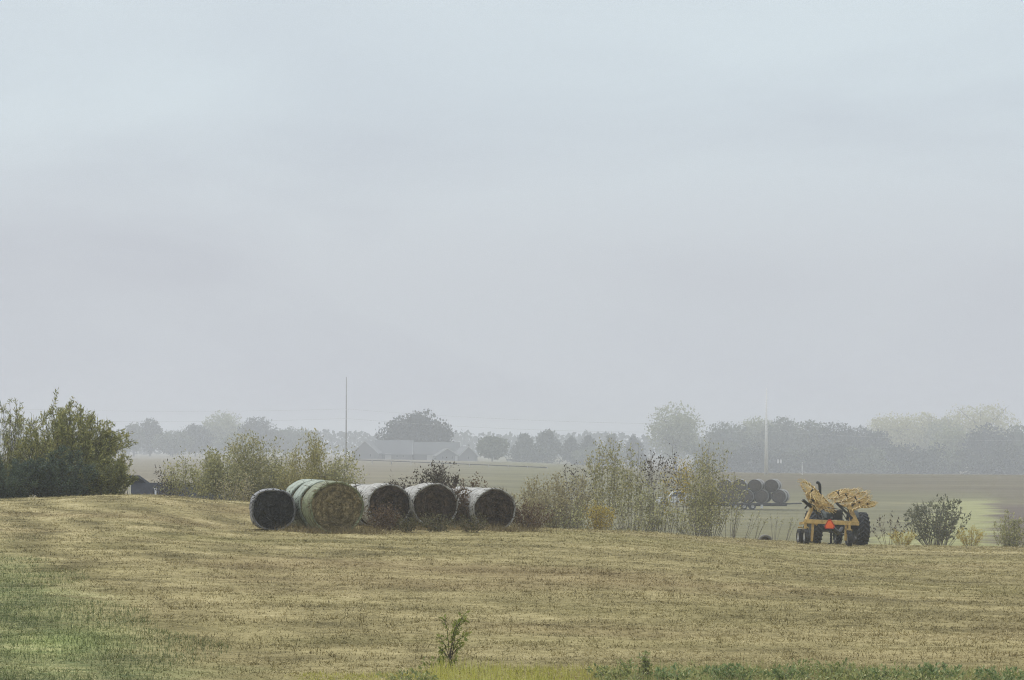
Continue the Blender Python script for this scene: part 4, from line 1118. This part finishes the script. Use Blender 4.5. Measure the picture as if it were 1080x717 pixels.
# pickup in front of the trailer, facing left
WHITEP = solid_mat('white_car_paint', (0.66, 0.665, 0.67), 0.3, 0, 0.04)
GLASS = solid_mat('dark_glass', (0.03, 0.035, 0.04), 0.1, 0, 0.1)
pxx = xu(716, TRY); pg = gz(pxx, TRY)
pk = empty('pickup_truck', (pxx, TRY + 1.2, pg), 0, 'white pickup towing the bale trailer, seen through the brush', 'pickup')
b = MB()
side = [(-2.8, 0.45), (-2.85, 0.8), (-2.7, 1.08), (-1.35, 1.18), (-0.95, 1.2), (2.75, 1.15), (2.8, 0.6), (2.6, 0.45)]
for yy in (-0.95, 0.95): b.v += [(x, yy, z) for x, z in side]
n8 = len(side); b.f += [tuple(range(n8)), tuple(range(2 * n8 - 1, n8 - 1, -1))] + [(i, i + n8, (i + 1) % n8 + n8, (i + 1) % n8) for i in range(n8)]
b.build('body', WHITEP, pk, bevel=0.05)
b = MB()
cab = [(-1.3, 1.17, 0.92), (-0.6, 1.85, 0.76), (0.65, 1.88, 0.76), (0.98, 1.17, 0.92)]
for s_ in (-1, 1): b.v += [(x, s_ * y, z) for x, z, y in cab]
b.f += [(0, 1, 2, 3), (7, 6, 5, 4), (0, 4, 5, 1), (1, 5, 6, 2), (2, 6, 7, 3)]
cb = b.build('cab', WHITEP, pk, bevel=0.04)
for s_ in (-1, 1):
    for xa, xb in ((-0.95, -0.18), (-0.08, 0.72)):
        b = MB(); p = [(xa, 1.24), (max(xa + 0.42, xa) if xa < -0.5 else xa + 0.02, 1.74), (xb - 0.05, 1.76), (xb, 1.24)]
        q = [(x, s_ * (0.955 - 0.24 * (z - 1.17)), z) for x, z in p]
        b.add(q + [(x, y * 0.97, z) for x, y, z in q], [(0, 1, 2, 3), (7, 6, 5, 4), (0, 4, 5, 1), (1, 5, 6, 2), (2, 6, 7, 3), (3, 7, 4, 0)])
        b.build('window', GLASS, cb)
for sx in (-1.75, 1.65):
    for sy in (-0.86, 0.86): wheel(pk, 'wheel', (sx, sy, 0.37), 0.39, 0.26, 0.23, 0, R(90))

# ------------------------------------------------------------------ low shed beyond the brow at the left
SHY = 165.0
sxx = xu(200, SHY); sg_ = gz(sxx, SHY)
shed = empty('low_shed', (sxx, SHY, sg_), 0, 'long low shed with dark slate-grey roof beyond the brow', 'shed')
ROOFM = solid_mat('dark_roof', (0.030, 0.033, 0.042), 0.9, 0, 0.15, 2.0)
ROOFM.node_tree.nodes['Principled BSDF'].inputs['Specular IOR Level'].default_value = 0.05
h_e = zrow(522, SHY) - sg_; h_r = zrow(509, SHY) - sg_; h_t = zrow(501.5, SHY) - sg_
xl, xr = xu(131, SHY) - sxx, xu(272, SHY) - sxx
b = MB(); b.box(((xl + xr) / 2, 2.6, (h_e - 0.1) / 2 - 0.5), (xr - xl - 0.4, 4.4, h_e + 0.8)); b.build('wall', solid_mat('shed_wall', (0.045, 0.048, 0.058), 0.9), shed)
b = MB()
pr = [(0.0, h_e - 0.35), (2.6, h_r), (5.2, h_e - 0.35)]
b.v += [(xl, y, z) for y, z in pr] + [(xr, y, z) for y, z in pr] + [(xl, y, z - 0.1) for y, z in pr] + [(xr, y, z - 0.1) for y, z in pr]
b.f += [(0, 3, 4, 1), (1, 4, 5, 2), (6, 7, 10, 9), (7, 8, 11, 10), (0, 6, 9, 3), (2, 5, 11, 8), (0, 1, 7, 6), (1, 2, 8, 7), (3, 9, 10, 4), (4, 10, 11, 5)]
rf = b.build('roof', ROOFM, shed)
b = MB(); xa = xu(137, SHY) - sxx; xb = xu(149, SHY) - sxx
b.v += [(xl - 0.4, 2.59, h_t), (xa, 2.59, h_t), (xb, 2.59, h_r - 0.05), (xl - 0.4, 2.59, h_r - 0.3)]
b.v += [(x, 4.2, z) for x, y, z in b.v[:4]]
b.f += [(0, 1, 2, 3), (7, 6, 5, 4), (0, 4, 5, 1), (1, 5, 6, 2), (2, 6, 7, 3), (3, 7, 4, 0)]
b.build('raised_gable', ROOFM, rf)
b = MB(); xv = xu(162, SHY) - sxx; zv = zrow(517, SHY) - sg_
b.tube([(xv, 0.9, zv - 0.25), (xv, 0.9, zv + 0.02)], 0.05, 10); b.tube([(xv, 0.9, zv + 0.02), (xv, 0.9, zv + 0.12)], 0.085, 10)
b.build('vent', solid_mat('white_vent', (0.8, 0.8, 0.8), 0.5, 0, 0.05), rf)
xp = xu(136.5, 120); zp = gz(xp, 120)
wp_ = empty('white_post', (xp, 120, zp), 0, 'short white post beside the olive shrub left of shed', 'post')
b = MB(); b.bar((0, 0, -0.1), (0, 0, zrow(507.5, 120) - zp), 0.11); b.build('shaft', solid_mat('white_paint', (0.8, 0.8, 0.79), 0.5, 0, 0.05), wp_, bevel=0.01)
b = MB(); b.box((0, 0, zrow(506.5, 120) - zp), (0.15, 0.15, 0.06)); b.build('cap', solid_mat('white_cap', (0.8, 0.8, 0.79), 0.5, 0, 0.05), wp_)

# ------------------------------------------------------------------ poles and wires
POLEM = solid_mat('pale_concrete_pole', (0.84, 0.83, 0.81), 0.7, 0, 0.06)
POLEG = solid_mat('grey_wood_pole', (0.36, 0.35, 0.34), 0.8, 0, 0.15)
WIREM = solid_mat('aluminium_wire', (0.62, 0.63, 0.63), 0.5, 0.3, 0.05)
def pole(u, Y, top, label, mat, r0, r1, arms):
    x = xu(u, Y); g = gz(x, Y); Hh = zrow(top, Y) - g
    root = empty('utility_pole', (x, Y, g), 0, label, 'pole', 'utility poles along the far road')
    b = MB(); b.tube([(0, 0, -0.5), (0.02, 0, Hh * 0.5), (0.05, 0, Hh)], [r0, (r0 + r1) / 2, r1], 10); b.build('shaft', mat, root, smooth=True)
    for row in arms:
        z = zrow(row, Y) - g
        b = MB(); b.tube([(0, -0.1, z - 0.2), (0, -0.28, z - 0.05), (0, -0.28, z + 0.1)], [0.05, 0.06, 0.05], 8); b.build('insulator', WIREM, root)
    return Vector((x, Y, g))
PL = pole(365, 575, 397, 'thin grey pole rising behind the saplings above the bales', POLEG, 0.15, 0.08, (441, 431))
PR = pole(808, 560, 409, 'tall pale pole standing above the trailer of bales', POLEM, 0.42, 0.09, (454.5, 447))
PXX = pole(1290, 545, 405, 'pale pole beyond the right photo edge', POLEM, 0.22, 0.10, (462, 452))
PLL = pole(-110, 590, 395, 'grey pole beyond the left photo edge', POLEG, 0.17, 0.10, (436, 426))
def wire(label, ends, sag):
    b = MB(); pts = []
    for (u0, Y0, r0), (u1, Y1, r1) in zip(ends[:-1], ends[1:]):
        A = Vector((xu(u0, Y0), Y0 - 0.28, zrow(r0, Y0) + 0.06)); B = Vector((xu(u1, Y1), Y1 - 0.28, zrow(r1, Y1) + 0.06))
        for k in range(25 if (u1, Y1, r1) == ends[-1] else 24):
            t = k / 24; p = A.lerp(B, t); p.z -= sag * 4 * t * (1 - t); pts.append(p)
    b.tube(pts, 0.022, 5); o = b.build('power_line', WIREM); tag(o, label, 'wire', 'wires between the utility poles')
wire('lower pale wire crossing in front of the far trees', [(-110, 590, 436), (365, 575, 441), (808, 560, 454.5), (1290, 545, 462)], 1.1)
wire('upper pale wire crossing in front of the far trees', [(-110, 590, 426), (365, 575, 431), (808, 560, 447), (1290, 545, 452)], 0.9)

# small roadside sign right of the pale pole, pale marker post
xs = xu(822, 556); gs = gz(xs, 556)
sn = empty('road_sign', (xs, 556, gs), 0, 'pair of small white panels on a post right of pale pole', 'sign')
b = MB(); b.tube([(0, 0, -0.2), (0, 0, zrow(484, 556) - gs)], 0.04, 8); b.build('post', POLEG, sn)
for dx in (-0.26, 0.26):
    b = MB(); b.box((dx, -0.06, zrow(486, 556) - gs), (0.36, 0.03, 0.72)); b.build('panel', solid_mat('white_panel', (0.82, 0.82, 0.82), 0.4, 0, 0.05), sn)
xs = xu(846, 556); gs = gz(xs, 556)
mk = empty('marker_post', (xs, 556, gs), 0, 'slim pale marker post at the field edge above the rake', 'post')
b = MB(); b.tube([(0, 0, -0.2), (0, 0, zrow(487, 556) - gs)], 0.07, 8); b.build('shaft', POLEM, mk)
b = MB(); b.box((0, -0.08, zrow(488.5, 556) - gs), (0.2, 0.02, 0.35)); b.build('reflector', solid_mat('pale_reflector', (0.6, 0.6, 0.62), 0.4), mk)

# long fence along the far road
fr = empty('field_fence', (xu(380, 690), 690, 0), 0, 'low dark rail fence running in front of the far houses', 'fence')
b = MB(); PTS = []
for k in range(41):
    u = 372 + 205 * k / 40; Y = 690 - 60 * k / 40; x = xu(u, Y); PTS.append((x, Y))
pz = []
for k, (x, Y) in enumerate(PTS): pz.append((x - xu(380, 690), Y - 690, zrow(484.3 + 8.2 * (k / 40) ** 1.1, Y)))
b.tube(pz, 0.10, 5); b.build('rail', solid_mat('dark_rail', (0.05, 0.05, 0.055), 0.8), fr)
pm = solid_mat('pale_fence_post', (0.4, 0.4, 0.4), 0.7)
for k in range(0, 41, 4):
    x, Y = PTS[k]; b = MB(); b.tube([(pz[k][0], pz[k][1] - 0.2, gz(x, Y) - 0.2), (pz[k][0], pz[k][1] - 0.2, pz[k][2] + 0.1)], 0.10, 6); b.build('post', pm, fr)

# ------------------------------------------------------------------ far houses
FARK = 1.58
SIDING = solid_mat('pale_siding', (0.20, 0.20, 0.205), 0.7, 0, 0.06)  # wall, trim and roof tones drawn together, haze fade put into the colours
SIDINGD = solid_mat('grey_siding', (0.16, 0.165, 0.17), 0.7, 0, 0.06)
TRIM = solid_mat('pale_trim', (0.42, 0.42, 0.42), 0.5, 0, 0.04)
SHING = solid_mat('grey_shingle', (0.15, 0.155, 0.165), 0.95, 0, 0.15)
SHINGD = solid_mat('dark_shingle', (0.13, 0.135, 0.14), 0.95, 0, 0.15)
def house(name, label, cat, u, Y, wpx, lenm, base, eave, ridge, yaw, wallm, roofm, front_windows=2, chimney=False):
    """gable end towards the camera, ridge running back"""
    Y = Y * FARK; lenm = lenm * 1.3
    x = xu(u, Y); g = gz(x, Y)
    Wd = wpx * Y / F; he = zrow(eave, Y) - g; hr = zrow(ridge, Y) - g
    root = empty(name, (x, Y, g), yaw, label, cat, 'farm buildings under the big tree')
    h = Wd / 2
    b = MB(); b.v += [(-h, 0, -0.5), (h, 0, -0.5), (h, 0, he), (0, 0, hr - 0.05), (-h, 0, he)]
    b.v += [(x_, lenm, z_) for x_, y_, z_ in b.v[:5]]
    b.f += [(0, 1, 2, 3, 4), (9, 8, 7, 6, 5), (0, 5, 6, 1), (1, 6, 7, 2), (4, 9, 5, 0)]
    b.build('wall', wallm, root)
    b = MB(); o_ = 0.45; k = (hr - he) / h
    for s_ in (-1, 1):
        p = [(0, -o_, hr + 0.02), (s_ * (h + o_), -o_, he - k * o_), (s_ * (h + o_), lenm + o_, he - k * o_), (0, lenm + o_, hr + 0.02)]
        b.add(p + [(x_, y_, z_ + 0.18) for x_, y_, z_ in p], [(0, 1, 2, 3), (7, 6, 5, 4), (0, 4, 5, 1), (1, 5, 6, 2), (2, 6, 7, 3), (3, 7, 4, 0)])
    rf = b.build('roof', roofm, root)
    b = MB()
    for s_ in (-1, 1): b.bar((0, -o_ - 0.04, hr + 0.10), (s_ * (h + o_), -o_ - 0.04, he - k * o_ + 0.08), 0.06, 0.34)
    b.build('gable_trim', TRIM, rf)
    if chimney:
        b = MB(); b.box((h * 0.4, lenm * 0.5, hr + 0.2), (0.7, 0.7, 1.6)); b.build('chimney', SIDINGD, rf)
    for k_ in range(front_windows):
        xx = (k_ - (front_windows - 1) / 2) * Wd * 0.42
        b = MB(); b.box((xx, -0.03, he * 0.62), (0.9, 0.08, 1.3)); fo = b.build('window', TRIM, root)
        b = MB(); b.box((xx, -0.08, he * 0.62), (0.7, 0.03, 1.1)); b.build('pane', GLASS, fo)
    b = MB(); b.box((h * 0.78, -0.03, 1.0), (0.95, 0.08, 2.0)); b.build('door', SIDINGD if wallm is SIDING else TRIM, root)
    return root

house('farm_house', 'pale gabled farmhouse left of the big round tree', 'house', 385, 760, 28, 12, 488, 477, 464.5, R(-8), SIDING, SHING, 2)
# the two broad roofs lie lengthways
def long_barn(label, u0, u1, Y, base, eave, ridge, wallm, roofm, name='barn'):
    Y = Y * FARK
    xm = (xu(u0, Y) + xu(u1, Y)) / 2; g = gz(xm, Y); Lh = (xu(u1, Y) - xu(u0, Y)) / 2
    he = zrow(eave, Y) - g; hr = zrow(ridge, Y) - g; D_ = 10.0
    root = empty(name, (xm, Y, g), 0, label, 'barn', 'farm buildings under the big tree')
    b = MB(); b.v += [(-Lh, 0, -0.5), (-Lh, D_, -0.5), (-Lh, D_, he), (-Lh, D_ / 2, hr - 0.05), (-Lh, 0, he)]
    b.v += [(Lh, y_, z_) for x_, y_, z_ in b.v[:5]]
    b.f += [(0, 1, 2, 3, 4), (9, 8, 7, 6, 5), (0, 5, 6, 1), (1, 6, 7, 2), (4, 9, 5, 0)]
    b.build('wall', wallm, root)
    b = MB(); o_ = 0.4; k = (hr - he) / (D_ / 2)
    for s_ in (-1, 1):
        p = [(-Lh - o_, D_ / 2, hr + 0.02), (-Lh - o_, D_ / 2 + s_ * (D_ / 2 + o_), he - k * o_), (Lh + o_, D_ / 2 + s_ * (D_ / 2 + o_), he - k * o_), (Lh + o_, D_ / 2, hr + 0.02)]
        b.add(p + [(x_, y_, z_ + 0.16) for x_, y_, z_ in p], [(0, 1, 2, 3), (7, 6, 5, 4), (0, 4, 5, 1), (1, 5, 6, 2), (2, 6, 7, 3), (3, 7, 4, 0)])
    rf = b.build('roof', roofm, root)
    b = MB(); b.bar((Lh + o_ + 0.05, D_ / 2, hr + 0.1), (Lh + o_ + 0.05, -o_, he - k * o_ + 0.1), 0.3, 0.08); b.build('gable_trim', TRIM, rf)
    b = MB(); b.box((-Lh * 0.3, -0.04, 1.3), (2.6, 0.08, 2.6)); b.build('door', TRIM, root)
    for xx in (0.2, 0.55):
        b = MB(); b.box((Lh * xx, -0.04, he * 0.6), (0.9, 0.08, 1.0)); fo = b.build('window', TRIM, root)
        b = MB(); b.box((Lh * xx, -0.09, he * 0.6), (0.7, 0.03, 0.8)); b.build('pane', GLASS, fo)
    return root
long_barn('long grey barn with low roof in front of the big round tree', 396, 434, 765, 488, 478, 464, SIDINGD, SHING)
long_barn('broad roofed barn right of the long grey barn', 437, 484, 770, 488, 478, 466, SIDINGD, SHINGD)
house('farm_house', 'grey gabled house with white roof edges right of big round tree', 'house', 472, 745, 24, 11, 488, 480, 472.5, R(6), SIDINGD, SHINGD, 2, False)
house('farm_house', 'small house with white gable beside the bushy tree', 'house', 494, 752, 20, 10, 488, 480, 470.5, R(14), SIDING, SHING, 1, True)

# ------------------------------------------------------------------ far trees
def tree(name, label, u, Y, top, wpx, mat, group, kind='round', n=2600, crown_base=0.07, leaf=0.75):
    Y = Y * FARK; leaf = leaf * 1.35; n = int(n * 1.6); wpx = wpx * 1.1
    x = xu(u, Y); g = gz(x, Y); Hh = zrow(top, Y) - g; Wm = wpx * Y / F
    root = empty(name, (x, Y, g), 0, label, 'tree', group)
    tk = MB(); cz = Hh * (crown_base + 1) / 2; ch = Hh * (1 - crown_base) / 2
    r0 = max(0.12, Hh * 0.022)
    tk.tube([(0, 0, -0.3), (0.1, 0, Hh * 0.25), (0.05, 0.1, Hh * 0.55), (0.15, 0, Hh * 0.85)], [r0 * 1.2, r0, r0 * 0.6, r0 * 0.15], 7)
    for k in range(9):
        a = RS.rand() * 6.283; z0 = Hh * (0.2 + 0.45 * RS.rand()); ln = Wm * (0.22 + 0.2 * RS.rand())
        e = (math.cos(a) * ln, math.sin(a) * ln, min(Hh * 0.92, z0 + ln * (0.6 + 0.6 * RS.rand())))
        tk.tube([(0.06, 0.05, z0), (e[0] * 0.5, e[1] * 0.5, z0 + (e[2] - z0) * 0.4), e], [r0 * 0.45, r0 * 0.3, r0 * 0.08], 5, cap=False)
    tk.build('trunk', BARK, root)
    C = []
    nl = {'cone': 20, 'dome': 70}.get(kind, 26)
    for k in range(nl):
        if kind == 'cone':
            t = (k + 0.5) / nl; rr = (1 - t) ** 0.8 * Wm * 0.36 * (0.6 + 0.5 * RS.rand()); a = RS.rand() * 6.283
            lc = np.array([math.cos(a) * rr, math.sin(a) * rr, Hh * (crown_base + (0.97 - crown_base) * t)]); lr = Wm * (0.12 + 0.18 * (1 - t)) * (0.8 + 0.4 * RS.rand())
            lz = lr * 1.1
        else:
            d = rand_unit(1)[0]; s = RS.rand() ** 0.45
            sh = 0.72 if kind == 'round' else 0.82
            lc = np.array([d[0] * Wm * 0.5 * sh * s, d[1] * Wm * 0.5 * sh * s, cz + d[2] * ch * sh * s])
            if kind == 'edge': lc[2] = Hh * 0.85 * RS.rand() ** 1.15
            if kind == 'dome': lc[2] = Hh * crown_base + abs(lc[2] - Hh * crown_base) * 1.0
            lr = Wm * (0.10 + 0.10 * RS.rand()); lz = min(lr * 0.95, ch * 0.5)
        m = int(n / nl * (0.6 + 0.8 * RS.rand()))
        dd = rand_unit(m) * (0.55 + 0.45 * RS.rand(m)[:, None] ** 0.4) * (1 + 0.18 * RS.normal(0, 1, (m, 1)))
        C.append(lc + dd * np.array([lr, lr, lz]))
    if kind in ('round', 'dome'):
        m = int(n * (0.9 if kind == 'dome' else 0.5)); dd = rand_unit(m) * (RS.rand(m)[:, None] ** 0.45) * (1 + 0.05 * RS.normal(0, 1, (m, 1)))
        if kind == 'dome': dd[:, 2] = np.abs(dd[:, 2]) * 2 - 1
        C.append(np.array([0, 0, cz]) + dd * np.array([Wm * 0.46, Wm * 0.46, ch * 0.94]))
    C = np.concatenate(C)
    top_ = C[:, 2].max(); C[:, 2] = np.where(C[:, 2] > Hh * crown_base, Hh * crown_base + (C[:, 2] - Hh * crown_base) * (Hh * (1 - crown_base) * 0.985) / (top_ - Hh * crown_base), C[:, 2])
    C = C[C[:, 2] > -1.0]
    D_ = rand_unit(len(C)) + np.array([0, 0, 0.2]); D_ /= np.linalg.norm(D_, axis=1)[:, None]
    sc = (0.55 + 0.9 * RS.rand(len(C))) * leaf
    link('crown', leaf_mesh('crown', C, D_, sc, sc * 0.75), FOL[mat], root)
    return root

G1 = 'hazy trees behind the pale fields at the left'
for u, Y, top, w_, mat, lab in [
        (141, 1010, 445, 24, 'treegreen', 'small round hazy tree at left end of the left treeline'), (158, 1020, 440, 26, 'treedark', 'round-headed hazy tree standing above its neighbours at left'),
        (182, 990, 453, 42, 'treegreen', 'low hazy tree between round-headed tree and taller middle trees'), (206, 1000, 446, 44, 'treedark', 'dark rounded hazy tree left of the tall wispy one'),
        (236, 1040, 430, 50, 'treepale', 'tallest wispy pale tree of the left treeline'), (248, 980, 455, 46, 'treegreen', 'low hazy tree below the tallest wispy tree'),
        (272, 1000, 438, 46, 'treedark', 'dark full-crowned hazy tree right of the tallest wispy tree'), (300, 1010, 448, 40, 'treegreen', 'hazy tree behind the tall sapling above green bales'),
        (322, 1030, 452, 36, 'treegreen', 'last low hazy tree of the left treeline near thin grey pole'), (112, 1030, 455, 60, 'treedark', 'hazy tree mostly hidden behind the willow thicket')]:
    tree('hazy_tree', lab, u, Y, top, w_, mat, G1)
G2 = 'hazy trees around the farm'
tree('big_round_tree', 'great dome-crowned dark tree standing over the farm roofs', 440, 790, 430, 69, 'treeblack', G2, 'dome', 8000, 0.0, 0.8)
for u, Y, top, w_, mat, kind, lab in [
        (519, 770, 459, 34, 'treegreen', 'round', 'bushy tree just right of the small white-gabled house'), (553, 860, 456, 30, 'treedark', 'cone', 'first pointed tree right of the bushy farm tree'),
        (577, 865, 452, 36, 'treedark', 'cone', 'tallest pointed tree right of the farm'), (603, 870, 460, 24, 'treedark', 'cone', 'small pointed tree next to the tallest pointed tree'),
        (621, 875, 458, 26, 'treedark', 'cone', 'pointed tree behind the dark-tipped sapling'), (645, 880, 457, 28, 'treegreen', 'cone', 'pointed tree half hidden by the tall olive-leaved sapling'),
        (668, 885, 459, 26, 'treedark', 'cone', 'pointed tree left of the tall pale round tree'),
        (565, 850, 470, 40, 'treedark', 'round', 'low tree filling the foot of the pointed trees'), (632, 860, 470, 60, 'treegreen', 'round', 'low spreading tree behind the brush row')]:
    tree('farm_tree', lab, u, Y, top, w_, mat, G2, kind, 2200)
G3 = 'hazy trees at the right'
for u, Y, top, w_, mat, lab in [
        (712, 850, 422, 64, 'treepale', 'tall pale round tree standing alone above the brush row'),
        (768, 900, 442, 56, 'treegreen', 'green tree at left end of right wood, left of pale pole'), (797, 910, 437, 50, 'treepale', 'green tree right behind the tall pale pole'),
        (826, 905, 437, 48, 'treegreen', 'green tree just right of the tall pale pole'), (855, 900, 441, 54, 'treegreen', 'tree above the rake exhaust in the right wood'),
        (884, 895, 443, 46, 'treedark', 'darker tree at the dip of the right wood'), (908, 905, 448, 40, 'treedark', 'low dark tree left of the golden trees'),
        (926, 870, 453, 32, 'treedark', 'small dark tree in front of the golden trees'), (946, 1000, 434, 70, 'treegold', 'left golden tree of the right wood'),
        (974, 1010, 432, 64, 'treegold', 'middle golden tree of the right wood'), (998, 1000, 438, 46, 'treepale', 'pale tree right of the middle golden tree'),
        (1034, 1000, 421, 92, 'treegold', 'tallest golden tree at the far right'), (1004, 870, 447, 50, 'treepale', 'green tree below the left flank of tallest golden tree'),
        (1042, 865, 446, 56, 'treedark', 'dark tree in front of the tallest golden tree'), (1074, 880, 446, 54, 'treegreen', 'green tree at right photo edge below tallest golden tree'),
        (1115, 890, 440, 60, 'treegreen', 'green tree just beyond the right photo edge')]:
    tree('wood_tree', lab, u, Y, top, w_, mat, G3, 'round', 3000, 0.12)
for k, u in enumerate(range(752, 1110, 27)):
    tree('edge_tree', 'low leafy tree at the wood edge, %s' % ['left of the pale pole', 'behind the pale pole', 'above the white panels', 'above the marker post', 'left above the rake', 'above the rake wheels', 'right above the rake',
         'below the small dark tree', 'below the left golden tree', 'below the middle golden tree', 'below the pale tree', 'left below the tallest golden tree', 'below the dark tree', 'at the right photo edge'][k],
         u + 6 * RS.rand(), 800 + 25 * RS.rand(), 464 + 9 * RS.rand(), 58, 'treedark' if k % 3 else 'treegreen', G3, 'edge', 2200, 0.0)

# far-off wood that reads as one band
n = 12000
u = -200 + 1500 * RS.rand(n); Y = 2000 + 150 * RS.rand(n); x = xu(u, Y)
topn = 15 + 6 * smooth_noise(u * 0.05, u * 0.02, 51) + 3 * smooth_noise(u * 0.2, u * 0.1, 52)
C = np.stack([x, Y, ground(x, Y, False) + topn * RS.rand(n) ** 0.7], 1)
o = link('distant_woods', leaf_mesh('distant_woods', C, rand_unit(n), 2.8 + 1.5 * RS.rand(n), 2.4 + 1.0 * RS.rand(n)), FOL['treedark'])
tag(o, 'faint band of far woods at the horizon', 'woods', kind='stuff')
